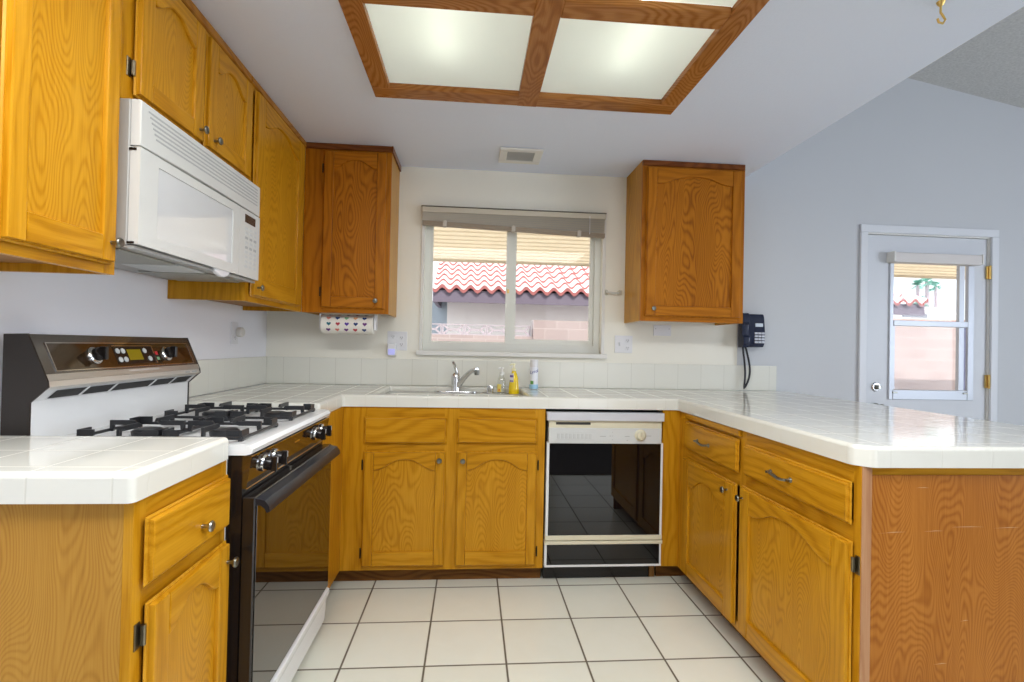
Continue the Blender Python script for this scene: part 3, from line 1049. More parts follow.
# storage drawer
k = MB()
k.prism([(0.60, 0.150), (0.672, 0.154), (0.682, 0.148), (0.682, 0.125), (0.670, 0.105), (0.666, 0.02), (0.60, 0.02)], rf, R0+0.002, R1-0.002, white_m)
k.build('storage_drawer', rg)
# backguard
k = MB()
k.prism([(0.032, 0.89), (0.032, 1.180), (0.085, 1.182), (0.138, 1.058), (0.140, 1.044), (0.132, 1.036), (0.096, 1.003), (0.096, 0.89)], rf, R0+0.006, R1-0.006, white_m)
bgd = k.build('backguard', rg)
for (ya, yb) in ((R0+0.001, R0+0.0065), (R1-0.0065, R1-0.001)):
    k = MB()
    k.prism([(0.030, 0.895), (0.030, 1.182), (0.088, 1.184), (0.141, 1.058), (0.143, 1.042), (0.134, 1.034), (0.099, 1.001), (0.099, 0.895)], rf, ya, yb, dark_brown)
    k.build('end_cap', bgd, 'dark brown side cap')
# sloped face helper: s down the slope 0..1, out along the normal
A, B = Vector((0.085, 0, 1.182)), Vector((0.138, 0, 1.058))
nrm = Vector((B.z-A.z, 0, -(B.x-A.x)))
nrm = Vector((-(B.z-A.z), 0, (B.x-A.x))).normalized()
SL = (B-A).length


def slope(y, s, d):
    p = A + (B-A)*s + nrm*d
    return (p.x, y, p.z)


k = MB()
k.prism([(R0+0.007, 0.0), (R1-0.007, 0.0), (R1-0.007, 1.0), (R0+0.007, 1.0)], slope, 0.0, 0.002, smoke_panel)
k.prism([(R0+0.007, 0.86), (R1-0.007, 0.86), (R1-0.007, 1.0), (R0+0.007, 1.0)], slope, 0.002, 0.0028, nose_m)
k.prism([(0.1385, 1.058), (0.1425, 1.043), (0.134, 1.035), (0.130, 1.040)], rf, R0+0.007, R1-0.007, nose_m)
k.build('face_panel', bgd)
k = MB()
ra, rb = R0+0.045, R1-0.035
k.prism([(ra, 0.20), (rb, 0.20), (rb, 0.80), (ra+0.0, 0.80)], slope, 0.002, 0.0036, brown_glass)
for (a, b, c, d) in ((ra, rb, 0.18, 0.205), (ra, rb, 0.795, 0.815)):
    k.prism(rect(a, b, c, d), slope, 0.002, 0.0046, chrome_m)
for a in (ra-0.003, rb):
    k.prism(rect(a, a+0.003, 0.18, 0.815), slope, 0.002, 0.0046, chrome_m)
k.build('control_panel', bgd, 'smoked control panel with chrome rim')
for y in (-1.575, -1.215):
    k = MB()
    p = Vector(slope(y, 0.5, 0.0036))
    k.lathe([(0.026, 0), (0.027, 0.004), (0.024, 0.008), (0.019, 0.010)], p, nrm, chrome_m, 24)
    k.lathe([(0.020, 0.008), (0.021, 0.020), (0.018, 0.026), (0.0, 0.027)], p, nrm, black_m, 24)
    q = p + nrm*0.024
    k.box(q.x-0.004, q.x+0.016, y-0.007, y+0.007, q.z-0.020, q.z+0.020, black_m, 0.002)
    k.build('oven_knob', bgd)
k = MB()
k.prism(rect(-1.485, -1.290, 0.27, 0.73), slope, 0.0036, 0.0048, black_m)
for (a, b, c, d) in ((-1.488, -1.287, 0.255, 0.275), (-1.290, -1.286, 0.26, 0.74)):
    k.prism(rect(a, b, c, d), slope, 0.0036, 0.0056, chrome_m)
tm = k.build('timer', bgd)
MB().prism(rect(-1.425, -1.355, 0.36, 0.64), slope, 0.0048, 0.0054, plain('amber_clock_display', (0.16, 0.12, 0.004), 0.2, emit=((0.5, 0.38, 0.02), 0.12))).build('clock_display', tm)
for (y, s) in ((-1.470, 0.40), (-1.445, 0.40), (-1.470, 0.62), (-1.445, 0.62), (-1.335, 0.40), (-1.320, 0.62)):
    MB().lathe([(0.009, 0), (0.0095, 0.002), (0.007, 0.004), (0, 0.0042)], slope(y, s, 0.0048), nrm, lgrey_m, 14).build('button', tm)
MB().prism(rect(-1.278, -1.264, 0.42, 0.52), slope, 0.0036, 0.0046, plain('red_lamp', (0.6, 0.03, 0.04), 0.3)).build('indicator', bgd)
MB().prism(rect(-1.278, -1.264, 0.58, 0.66), slope, 0.0036, 0.0046, plain('green_lamp', (0.25, 0.45, 0.25), 0.3)).build('indicator', bgd)
MB().prism(rect(-1.45, -1.29, 0.90, 0.915), slope, 0.002, 0.003, white_m).build('printed_line', bgd)
for (y, l) in ((-1.13, 0.03), (-1.085, 0.035)):
    MB().prism([(y, 0), (y+l, 0), (y+l, 1), (y, 1)], lambda u, v, d: (0.1412 + d - 0.0016*v, u, 1.046 + 0.006*v), 0.0, 0.0012, grey_m).build('printed_mark', bgd)
# oven vent under the nose
C0, C1 = Vector((0.1335, 0, 1.0352)), Vector((0.0985, 0, 1.0035))
n2 = Vector((0.67, 0, -0.742))
vt = lambda u, v, d: tuple(C0 + (C1-C0)*v + n2*d + Vector((0, u, 0)))
MB().prism(rect(R0+0.05, R1-0.04, 0.15, 0.85), vt, 0.0, 0.0012, dark_m).build('vent_slot', bgd)
for y in (-1.62, -1.50, -1.30, -1.18):
    MB().prism([(y, 0.05), (y+0.008, 0.05), (y+0.008, 0.95), (y, 0.95)], vt, 0.0012, 0.003, white_m).build('vent_strut', bgd)


def grate(cx, cy, hx, hy):
    k = MB()
    zb, zt = 0.899, 0.932
    b = 0.0036
    for s in (-1, 1):
        k.box(cx-hx, cx+hx, cy+s*hy-b, cy+s*hy+b, zb, zb+0.009, iron_m, 0.002)
        k.box(cx+s*hx-b, cx+s*hx+b, cy-hy, cy+hy, zb, zb+0.009, iron_m, 0.002)
    # four fingers rising from the mid sides, two short side bars and bevelled corner wings
    for (dx_, dy_) in ((1, 0), (-1, 0), (0, 1), (0, -1)):
        hh = hx if dx_ else hy
        pts = [(-hh, zb), (-hh, zt), (-hh*0.34, zt), (-hh*0.28, zt-0.010), (-hh*0.40, zt-0.014), (-hh+0.012, zt-0.014), (-hh+0.010, zb)]
        if dx_:
            fn = lambda u, v, d, q=dx_: (cx - q*u, cy + d, v)
        else:
            fn = lambda u, v, d, q=dy_: (cx + d, cy - q*u, v)
        k.prism([(-u, v) if False else (u, v) for u, v in pts], fn, -b, b, iron_m)
    for sx in (-1, 1):
        for sy in (-1, 1):
            x0, y0 = cx+sx*hx, cy+sy*hy
            k.box(min(x0, x0-sx*0.006), max(x0, x0-sx*0.006), min(y0, y0-sy*hy*0.36), max(y0, y0-sy*hy*0.36), zb+0.0092, zb+0.026, iron_m)
            k.box(min(x0-sx*0.0065, x0-sx*hx*0.40), max(x0-sx*0.0065, x0-sx*hx*0.40), min(y0, y0-sy*0.006), max(y0, y0-sy*0.006), zb+0.0092, zb+0.026, iron_m)
            for (ux, uy) in ((x0-sx*0.004, y0-sy*0.004),):
                k.box(ux-0.006, ux+0.006, uy-0.006, uy+0.006, 0.8905, zb+0.004, iron_m)
    return k.build('burner_grate', rg)


for cx in (0.290, 0.512):
    for cy in (-1.600, -1.205):
        grate(cx, cy, 0.106, 0.130)
        k = MB()
        k.lathe([(0.085, 0.0), (0.088, 0.003), (0.07, 0.002), (0.05, 0.0006)], (cx, cy, 0.8892), (0, 0, 1), white_m, 28)
        k.lathe([(0.040, 0.0), (0.042, 0.012), (0.034, 0.018), (0.0, 0.020)], (cx, cy, 0.890), (0, 0, 1), iron_m, 24)
        k.build('burner', rg)

# ------------------------------------------------------------------ dishwasher
D0, D1 = 1.648, 2.257
YD_ = -0.640
fD = face_back(YD_)
dw = thing('dishwasher', 'white dishwasher with a black glass front set under the counter right of the sink cabinet', 'dishwasher', (1.95, -0.31, ZF))
k = MB()
k.box(D0+0.004, D1-0.004, -0.610, -0.03, 0.062, 0.845, dark_m)
k.box(D0+0.006, D1-0.03, -0.556, -0.546, ZF+0.001, 0.062, black_m)
k.box(D1-0.035, D1-0.004, -0.556, -0.546, ZF+0.001, 0.062, inside_wood)
k.build('tub', dw)
k = MB()
k.prism(rect(D0-0.003, D1+0.001, 0.804, 0.846), fD, -0.02, 0.016, lav_m, 0.004, 2)
k.build('top_handle', dw)
k = MB()
k.prism(rect(D0+0.010, D1-0.008, 0.764, 0.806), fD, -0.03, -0.002, bisque_m)
k.build('vent_strip', dw)
MB().prism(rect(D0+0.045, D0+0.225, 0.782, 0.794), fD, -0.004, -0.0008, dark_m).build('vent_slot', dw)
k = MB()
k.prism(rect(D0+0.008, D1-0.008, 0.686, 0.766), fD, -0.03, 0.003, dw_panel_m, 0.002)
cp = k.build('control_panel', dw)
for i in range(9):
    MB().prism(rect(D0+0.052+i*0.0205, D0+0.068+i*0.0205, 0.712, 0.738), fD, 0.002, 0.0048, lgrey_m, 0.001).build('button', cp)
MB().prism(rect(D0+0.045, D0+0.245, 0.703, 0.708), fD, 0.002, 0.0036, lgrey_m).build('button_rim', cp)
for (a, b, c) in ((0.275, 0.305, 0.724), (0.338, 0.342, 0.745), (0.338, 0.342, 0.726), (0.338, 0.342, 0.707), (0.325, 0.333, 0.726), (0.405, 0.43, 0.724), (0.515, 0.545, 0.727), (0.415, 0.422, 0.704)):
    MB().prism(rect(D0+a, D0+b, c-0.0016, c+0.0016), fD, 0.002, 0.0034, grey_m).build('printed_mark', cp)
k = MB()
p = fD(2.134, 0.731, 0.003)
k.lathe([(0.030, 0), (0.031, 0.004), (0.024, 0.008), (0.022, 0.018), (0.019, 0.021), (0.0, 0.022)], p, (0, -1, 0), bisque_m, 28)
k.box(p[0]-0.0045, p[0]+0.0045, p[1]-0.030, p[1]-0.018, p[2]-0.021, p[2]+0.021, bisque_m, 0.002)
k.build('timer_knob', cp)
k = MB()
k.prism(rect(D0, D0+0.013, 0.213, 0.690), fD, -0.03, 0.003, white_m)
k.prism(rect(D1-0.011, D1, 0.213, 0.690), fD, -0.03, 0.003, white_m)
k.prism(rect(D0-0.001, D1+0.001, 0.192, 0.216), fD, -0.03, 0.006, bisque_m, 0.002)
fr = k.build('door_frame', dw)
MB().prism(rect(D0+0.0125, D1-0.0105, 0.215, 0.6865), fD, -0.02, 0.0, black_glass).build('door_glass', fr, 'black mirror-like glass')
k = MB()
k.prism(rect(D0-0.004, D1+0.003, 0.172, 0.188), fD, -0.03, 0.010, bisque_m, 0.002)
k.prism(rect(D0-0.002, D0+0.010, 0.064, 0.174), fD, -0.03, 0.002, white_m)
k.prism(rect(D1-0.010, D1-0.001, 0.064, 0.174), fD, -0.03, 0.002, white_m)
k.prism(rect(D0-0.002, D1-0.001, 0.056, 0.066), fD, -0.03, 0.003, white_m)
fr = k.build('access_panel_frame', dw)
MB().prism(rect(D0+0.0095, D1-0.0095, 0.0655, 0.1725), fD, -0.02, -0.0005, black_glass).build('access_panel', fr, 'black lower access panel')

# ------------------------------------------------------------------ ceiling light box
lb = thing('ceiling_light', 'large oak-framed fluorescent ceiling light with four pale diffuser panels', 'ceiling light', (1.477, -1.60, ZC))
x0, x1, y0, y1 = 0.806, 2.148, -2.262, -0.943
ix0, ix1, iy0, iy1 = 0.882, 2.066, -2.186, -1.030
bx0, bx1, by0, by1 = 1.432, 1.521, -1.645, -1.562
zl, zh = 2.262, ZC-0.0015
k = MB()
k.box(x0, x1, iy1, y1, zl, zh, frame_ox, 0.003)
k.box(x0, x1, y0, iy0, zl, zh, frame_ox, 0.003)
k.box(x0, ix0, iy0, iy1, zl, zh, frame_oy, 0.003)
k.box(ix1, x1, iy0, iy1, zl, zh, frame_oy, 0.003)
k.box(bx0, bx1, iy0, y1, zl-0.0012, zh, frame_oy, 0.003)
k.box(ix0, bx0, by0, by1, zl, zh, frame_ox, 0.003)
k.box(bx1, ix1, by0, by1, zl, zh, frame_ox, 0.003)
k.build('frame', lb)
for (a, b) in ((ix0, bx0), (bx1, ix1)):
    for (c, d) in ((iy0, by0), (by1, iy1)):
        MB().box(a-0.004, b+0.004, c-0.004, d+0.004, zh+0.002, zh+0.005, diff_m).build('diffuser_panel', lb)
k = MB()
hx0, hx1, hy0, hy1 = LX0+0.002, LX1-0.002, LY0+0.002, LY1-0.002
k.box(hx0, hx1, hy0, hy1, ZC+0.145, ZC+0.155, plate_m)
k.box(hx0, hx0+0.006, hy0, hy1, ZC+0.006, ZC+0.145, plate_m)
k.box(hx1-0.006, hx1, hy0, hy1, ZC+0.006, ZC+0.145, plate_m)
k.box(hx0, hx1, hy0, hy0+0.006, ZC+0.006, ZC+0.145, plate_m)
k.box(hx0, hx1, hy1-0.006, hy1, ZC+0.006, ZC+0.145, plate_m)
k.build('light_housing', lb)
tube_m = plain('fluorescent_tube', (0.9, 0.9, 0.9), 0.4, emit=((1.0, 1.0, 0.86), 9.0))
for x in (1.125, 1.815):
    MB().tube([(x, -2.12, ZC+0.085), (x, -1.22, ZC+0.085)], 0.016, tube_m, 14).build('fluorescent_tube', lb)

# ceiling vent
vn = thing('ceiling_vent', 'small white square air vent in the ceiling above the window', 'vent', (1.51, -0.29, ZC))
k = MB()
vx0, vx1, vy0, vy1 = 1.388, 1.634, -0.400, -0.180
k.box(vx0, vx1, vy0, vy0+0.04, ZC-0.012, ZC-0.001, trim_m, 0.003)
k.box(vx0, vx1, vy1-0.04, vy1, ZC-0.012, ZC-0.001, trim_m, 0.003)
k.box(vx0, vx0+0.045, vy0+0.04, vy1-0.04, ZC-0.012, ZC-0.001, trim_m, 0.003)
k.box(vx1-0.045, vx1, vy0+0.04, vy1-0.04, ZC-0.012, ZC-0.001, trim_m, 0.003)
k.build('frame', vn)
k = MB()
k.box(vx0+0.045, vx1-0.045, vy0+0.04, vy1-0.04, ZC-0.006, ZC-0.0012, plain('vent_grey', (0.30, 0.29, 0.27), 0.7))
for i in range(9):
    y = vy0+0.05+i*0.0145
    k.box(vx0+0.045, vx1-0.045, y-0.002, y+0.002, ZC-0.011, ZC-0.005, plain('vent_slat', (0.5, 0.49, 0.46), 0.6) if i == 0 else k.mats[-1])
k.build('grille', vn)

# ceiling hook
tag(MB().lathe([(0.012, 0.0), (0.010, 0.006), (0.003, 0.016)], (2.70, -1.735, ZC-0.0005), (0, 0, -1), brass_m, 14)
    .tube([(2.70, -1.735, ZC-0.014), (2.70, -1.735, ZC-0.034), (2.708, -1.735, ZC-0.044), (2.716, -1.735, ZC-0.056), (2.708, -1.735, ZC-0.068), (2.694, -1.735, ZC-0.066), (2.690, -1.735, ZC-0.054)], 0.0032, brass_m, 8)
    .build('ceiling_hook'), 'small brass swag hook hanging from the flat ceiling near its edge', 'hook')

# ------------------------------------------------------------------ kitchen window
k = MB()
fw_ = 0.038
yA, yB = 0.05, 0.11
k.box(WX0, WX0+fw_, yA, yB, WZ0, WZ1, vinyl_m)
k.box(WX1-fw_, WX1, yA, yB, WZ0, WZ1, vinyl_m)
k.box(WX0+fw_, WX1-fw_, yA, yB, WZ0, WZ0+0.050, vinyl_m)
k.box(WX0+fw_, WX1-fw_, yA, yB, WZ1-fw_, WZ1, vinyl_m)
win = struct(k.build('window_1'), 'white two-pane sliding kitchen window')
mx_ = 1.497
k = MB()
k.box(WX0+fw_+0.0005, WX0+fw_+0.012, 0.06, 0.085, WZ0+0.0505, WZ1-fw_-0.0005, vinyl_m)
k.box(mx_-0.030, mx_+0.006, 0.055, 0.085, WZ0+0.0505, WZ1-fw_-0.0005, vinyl_m)
k.box(WX0+fw_+0.012, mx_-0.03, 0.06, 0.085, WZ0+0.0505, WZ0+0.062, vinyl_m)
k.build('window_sash', win)
k = MB()
k.box(mx_+0.007, mx_+0.036, 0.078, 0.105, WZ0+0.0505, WZ1-fw_-0.0005, vinyl_m)
k.box(WX1-fw_-0.024, WX1-fw_-0.0005, 0.078, 0.105, WZ0+0.0505, WZ1-fw_-0.0005, vinyl_m)
k.box(mx_+0.036, WX1-fw_-0.024, 0.078, 0.105, WZ0+0.0505, WZ0+0.085, vinyl_m)
k.build('window_sash', win)
MB().box(WX0+fw_+0.008, mx_-0.02, 0.071, 0.075, WZ0+0.055, WZ1-fw_, gl_m).build('window_pane', win)
MB().box(mx_+0.03, WX1-fw_-0.02, 0.090, 0.094, WZ0+0.08, WZ1-fw_, gl_m).build('window_pane', win)
MB().box(mx_-0.022, mx_-0.010, 0.047, 0.056, 1.52, 1.545, brass_m, 0.002).build('window_latch', win)
k = MB()
k.box(WX0-0.035, WX1+0.035, -0.035, 0.052, WZ0-0.030, WZ0, trim_m, 0.006, 2)
struct(k.build('trim_1'), 'white window sill board')
k = MB()
k.box(WX0-0.020, WX0, -0.006, 0.0, WZ0, WZ1+0.01, trim_m, 0.002)
k.box(WX1, WX1+0.020, -0.006, 0.0, WZ0, WZ1+0.01, trim_m, 0.002)
struct(k.build('trim_2'))

# raised mini blind
bl = thing('window_blind', 'beige mini blind pulled up to the top of the kitchen window, sagging to the right', 'blind', (1.51, -0.02, 2.05))
bx0, bx1 = 0.928, 2.090
k = MB()
k.box(bx0, bx1, -0.045, 0.0, 2.000, 2.035, blind_m, 0.003)
k.build('head_rail', bl)
MB().box(bx0-0.003, bx1+0.003, -0.048, -0.001, 2.034, 2.040, plain('dark_rail_top', (0.12, 0.10, 0.07), 0.5)).build('rail_lip', bl)
k = MB()
n = 17
for i in range(n):
    t_ = i/(n-1)
    zl_ = 1.997 - t_*0.046
    zr_ = 1.995 - t_*0.082
    mm = blind_m if i % 3 else blind_e
    j = random.uniform(-0.002, 0.002)
    k.prism([(bx0+0.006, zl_-0.0011), (bx1-0.006, zr_-0.0011), (bx1-0.006, zr_+0.0011), (bx0+0.006, zl_+0.0011)], lambda u, v, d: (u, d, v), -0.040+j, -0.010+j, mm)
k.build('slat_stack', bl)
k = MB()
k.prism([(bx0+0.004, 1.922), (bx1-0.004, 1.884), (bx1-0.004, 1.910), (bx0+0.004, 1.948)], lambda u, v, d: (u, d, v), -0.044, -0.008, blind_d, 0.003)
k.build('bottom_rail', bl)
for x in (1.07, 1.50, 1.92):
    zz = 1.922 - 0.038*(x-bx0)/(bx1-bx0)
    MB().box(x-0.012, x+0.012, -0.047, -0.006, zz-0.004, zz+0.034, blind_e, 0.003).build('cord_clip', bl)
MB().tube([(1.985, -0.050, 2.015), (1.985, -0.051, 1.90)], 0.0022, plate_m, 8).build('wand', bl)

# ------------------------------------------------------------------ back door
k = MB()
jx0, jx1 = DX0-0.02, DX1+0.02
k.box(jx0, DX0, 0.0, 0.15, ZF, DZ1, trim_m)
k.box(DX1, jx1, 0.0, 0.15, ZF, DZ1, trim_m)
k.box(jx0, jx1, 0.0, 0.15, DZ1, DZ1+0.02, trim_m)
c = 0.052
zt_ = DZ1 + 0.008
casing_m = plain('white_casing_paint', (0.74, 0.76, 0.80), 0.4)
k.box(jx0-c+0.012, jx0+0.012, -0.018, -0.0002, ZF, zt_, casing_m, 0.005, 2)
k.box(jx1-0.012, jx1+c-0.012, -0.018, -0.0002, ZF, zt_, casing_m, 0.005, 2)
k.box(jx0-c+0.012, jx1+c-0.012, -0.018, -0.0002, zt_+0.0003, zt_+c, casing_m, 0.005, 2)
struct(k.build('trim_3'), 'white door casing')
gx0, gx1, gz0, gz1 = 4.085, 4.680, 0.885, 1.83
k = MB()
ya, yb = 0.012, 0.056
k.box(DX0+0.003, gx0, ya, yb, ZF+0.012, DZ1-0.003, doorpaint_m)
k.box(gx1, DX1-0.003, ya, yb, ZF+0.012, DZ1-0.003, doorpaint_m)
k.box(gx0, gx1, ya, yb, ZF+0.012, gz0, doorpaint_m)
k.box(gx0, gx1, ya, yb, gz1, DZ1-0.003, doorpaint_m)
dr = struct(k.build('door_1'), 'white back door with a half-height window')
k = MB()
s1 = 0.030
for (a, b, e, d) in ((gx0-0.012, gx0+0.016, gz0-0.012, gz1), (gx1-0.034, gx1+0.012, gz0-0.012, gz1), (gx0+0.0165, gx1-0.0345, gz0-0.012, gz0+0.055)):
    k.box(a, b, 0.0, 0.020, e, d, alu_m, 0.003)
k.box(gx0+0.0165, gx1-0.0345, -0.002, 0.024, 1.372, 1.412, alu_m, 0.003)
k.box(gx0+0.0165, gx0+0.030, 0.004, 0.02, gz0+0.0555, 1.3715, alu_m)
k.box(gx1-0.095, gx1-0.058, 0.004, 0.028, gz0+0.0555, 1.3715, alu_m)
k.box(gx1-0.095, gx1-0.058, 0.004, 0.028, 1.4125, gz1, alu_m)
k.box(gx1-0.0575, gx1-0.046, 0.004, 0.012, gz0+0.06, 1.37, plain('slate_blue_shade_track', (0.30, 0.30, 0.46), 0.5))
k.build('door_window_frame', dr, 'grey aluminium single-hung window frame')
MB().box(gx0, gx1-0.03, 0.030, 0.034, 1.39, gz1, gl_m).build('window_pane', dr)
MB().box(gx0, gx1-0.03, 0.026, 0.0295, gz0, 1.40, gl_m).build('window_pane', dr)
for x in (gx0+0.03, gx1-0.05):
    k = MB()
    k.box(x-0.018, x+0.018, -0.006, 0.001, gz0+0.030, gz0+0.042, pewter_m, 0.002)
    k.build('sash_latch', dr)
k = MB()
p = (3.985, 0.012, 0.955)
k.lathe([(0.030, 0), (0.031, 0.006), (0.026, 0.012), (0.0, 0.013)], p, (0, -1, 0), chrome_m, 24)
k.box(p[0]-0.006, p[0]+0.006, p[1]-0.034, p[1]-0.012, p[2]-0.016, p[2]+0.016, pewter_m, 0.002)
k.build('deadbolt', dr)
k = MB()
k.lathe([(0.032, 0), (0.032, 0.006), (0.014, 0.014), (0.013, 0.030), (0.028, 0.042), (0.030, 0.056), (0.022, 0.068), (0.0, 0.070)], (3.985, 0.012, 0.815), (0, -1, 0), pewter_m, 24)
k.build('door_knob', dr)
for z in (1.755, 1.005):
    k = MB()
    k.box(DX1-0.014, DX1+0.014, -0.004, 0.010, z-0.045, z+0.045, brass_m, 0.002)
    k.tube([(DX1, -0.010, z-0.047), (DX1, -0.010, z+0.047)], 0.007, brass_m, 10)
    k.build('hinge', dr)
sh = thing('roller_shade', 'rolled-up white window shade mounted across the top of the back door glass', 'shade', (4.37, -0.02, 1.86))
MB().box(4.062, 4.688, -0.055, 0.010, 1.795, 1.862, plain('ivory_shade_valance', (0.72, 0.68, 0.66), 0.6), 0.006, 2).build('valance', sh)
for x in (4.050, 4.688):
    MB().box(x, x+0.012, -0.058, 0.010, 1.80, 1.868, trim_m, 0.002).build('bracket', sh)

# ------------------------------------------------------------------ wall fittings
def plate(name, label, x, z, w_, h_, slots, cat='outlet', group=None, axis='y'):
    o = thing(name, label, cat, (x, 0, z) if axis == 'y' else (0, x, z), group)
    f = face_back(0.0) if axis == 'y' else face_left(0.0)
    MB().prism(rect(x-w_/2, x+w_/2, z-h_/2, z+h_/2), f, 0.0003, 0.006, plate_m, 0.003, 2).build('plate', o)
    for (du, dv, kind) in slots:
        k = MB()
        if kind == 'r':
            ov = [(x+du+0.017*math.cos(a)*1.0, z+dv+0.0145*math.sin(a)) for a in [2*PI*i/20 for i in range(20)]]
            k.prism(ov, f, 0.005, 0.0075, plate_m, 0.001)
            for s in (-0.006, 0.006):
                k.prism(rect(x+du+s-0.0011, x+du+s+0.0011, z+dv-0.002, z+dv+0.007), f, 0.007, 0.0079, dark_m)
            k.prism(rect(x+du-0.002, x+du+0.002, z+dv-0.009, z+dv-0.005), f, 0.007, 0.0079, dark_m)
            k.build('receptacle', o)
        elif kind == 's':
            k.prism(rect(x+du-0.005, x+du+0.005, z+dv-0.012, z+dv+0.012), f, 0.005, 0.007, lgrey_m)
            k.prism(rect(x+du-0.0035, x+du+0.0035, z+dv-0.002, z+dv+0.009), f, 0.006, 0.016, plate_m, 0.001)
            k.build('switch', o)
        else:
            ax = (0, -1, 0) if axis == 'y' else (1, 0, 0)
            k.lathe([(0.0035, 0), (0.003, 0.0015), (0, 0.0018)], f(x+du, z+dv, 0.0058), ax, grey_m, 10)
            k.build('screw', o)
    return o


plate('wall_outlet', 'white double outlet plate under the left end of the window, with a plugged-in light', 0.790, 1.196, 0.122, 0.118,
      [(-0.026, 0.026, 'r'), (0.026, 0.020, 'r'), (0.026, -0.022, 'r')])
nl = thing('night_light', 'pale lavender plug-in night light in the outlet left of the window', 'night light', (0.764, -0.01, 1.13))
MB().box(0.735, 0.788, -0.040, -0.0085, 1.104, 1.182, plate_m, 0.008, 3).build('housing', nl)
MB().box(0.742, 0.782, -0.0435, -0.038, 1.110, 1.146, plain('lavender_lens', (0.45, 0.46, 0.86), 0.3, emit=((0.5, 0.52, 1.0), 0.25)), 0.003, 2).build('lens', nl)
plate('wall_outlet', 'white combined switch and outlet plate right of the window', 2.233, 1.206, 0.116, 0.112,
      [(-0.028, 0.0, 's'), (0.026, 0.024, 'r'), (0.026, -0.024, 'r')])
plate('blank_wall_plate', 'blank white wall plate with two screws just under the right wall cabinet', 2.489, 1.302, 0.118, 0.070,
      [(-0.045, 0.01, 'w'), (0.045, 0.01, 'w')], 'wall plate')
o = plate('wall_outlet', 'white outlet plate with a round plug on the left wall beyond the range', -0.425, 1.215, 0.075, 0.118,
          [(0.0, -0.024, 'r')], 'outlet', None, 'x')
tag(MB().lathe([(0.024, 0.006), (0.026, 0.012), (0.026, 0.030), (0.020, 0.036), (0.0, 0.037)], (0.002, -0.400, 1.222), (1, 0, 0), plain('cream_plug', (0.70, 0.68, 0.63), 0.4), 24).build('round_plug'),
    'round cream plug pushed into the left wall outlet', 'plug')
# small clear hook right of the window
k = MB()
k.box(2.098, 2.122, -0.010, -0.0005, 1.520, 1.556, clear_m, 0.003)
k.tube([(2.112, -0.008, 1.540), (2.125, -0.030, 1.537), (2.160, -0.034, 1.532), (2.192, -0.034, 1.534), (2.200, -0.034, 1.545)], 0.0055, plain('frosted_hook', (0.72, 0.72, 0.68), 0.2), 10)
k.box(2.185, 2.207, -0.0405, -0.0005, 1.522, 1.552, clear_m, 0.003)
tag(k.build('wall_hook'), 'small clear plastic hook bar on the wall right of the window', 'hook')

# paper towel roll on its holder
TX0, TX1, TY, TZ = 0.395, 0.690, -0.215, 1.283
hd = thing('paper_towel_holder', 'white holder brackets screwed under the left corner wall cabinet', 'holder', (0.54, TY, ZU))
for x in (TX0-0.011, TX1+0.001):
    k = MB()
    k.prism([(TY-0.024, TZ-0.03), (TY+0.024, TZ-0.03), (TY+0.028, ZU-0.0005), (TY-0.028, ZU-0.0005)], lambda u, v, d: (d, u, v), x, x+0.010, plate_m, 0.002)
    k.build('bracket', hd)
for xa, xb in ((TX0-0.005, TX0+0.001), (TX1-0.001, TX1+0.006)):
    MB().tube([(xa, TY, TZ), (xb, TY, TZ)], 0.017, plate_m, 14).build('roll_stub', hd)
k = MB()
R = 0.055
k.lathe([(0.022, 0.003), (R-0.002, 0.003), (R, 0.005), (R, TX1-TX0-0.005), (R-0.002, TX1-TX0-0.003), (0.022, TX1-TX0-0.003), (0.020, TX1-TX0-0.006)], (TX0, TY, TZ), (1, 0, 0), paper_m, 40)
hc = [plain('heart_'+n_, c_0, 0.9) for n_, c_0 in (('teal', (0.03, 0.16, 0.22)), ('red', (0.50, 0.05, 0.07)), ('violet', (0.10, 0.04, 0.34)), ('navy', (0.02, 0.05, 0.18)), ('plum', (0.16, 0.05, 0.22)), ('coral', (0.72, 0.24, 0.18)), ('green', (0.20, 0.48, 0.24)), ('orange', (0.78, 0.40, 0.18)))]
rows = [[0, 1, 2, 3, 4], [5, 3, 6, 7, 3], [4, 5, 4, 1, 3]]
for r in range(9):
    ang = PI + 0.62 - r*0.64      # starts above the viewer's side and goes round
    for c in range(5):
        x = TX0 + 0.045 + c*0.050 + (0.004 if r % 2 else 0)
        hp_ = []
        for i in range(18):
            a = 2*PI*i/18
            hx_ = 16*math.sin(a)**3
            hy_ = 13*math.cos(a) - 5*math.cos(2*a) - 2*math.cos(3*a) - math.cos(4*a)
            hp_.append((hx_/16*0.0125, hy_/16*0.0115))
        # angle measured from +Y towards +Z; the viewer is at -Y
        pts = []
        for (u, v) in hp_:
            q = ang - v/R
            pts.append((x+u, TY + (R+0.0007)*math.cos(q), TZ + (R+0.0007)*math.sin(q)))
        k.poly(pts[::1], hc[rows[(r + 2) % 3][c]])
rl = k.build('paper_towel_roll')
tag(rl, 'roll of white paper towels printed with rows of coloured hearts under the corner cabinet', 'paper towels')

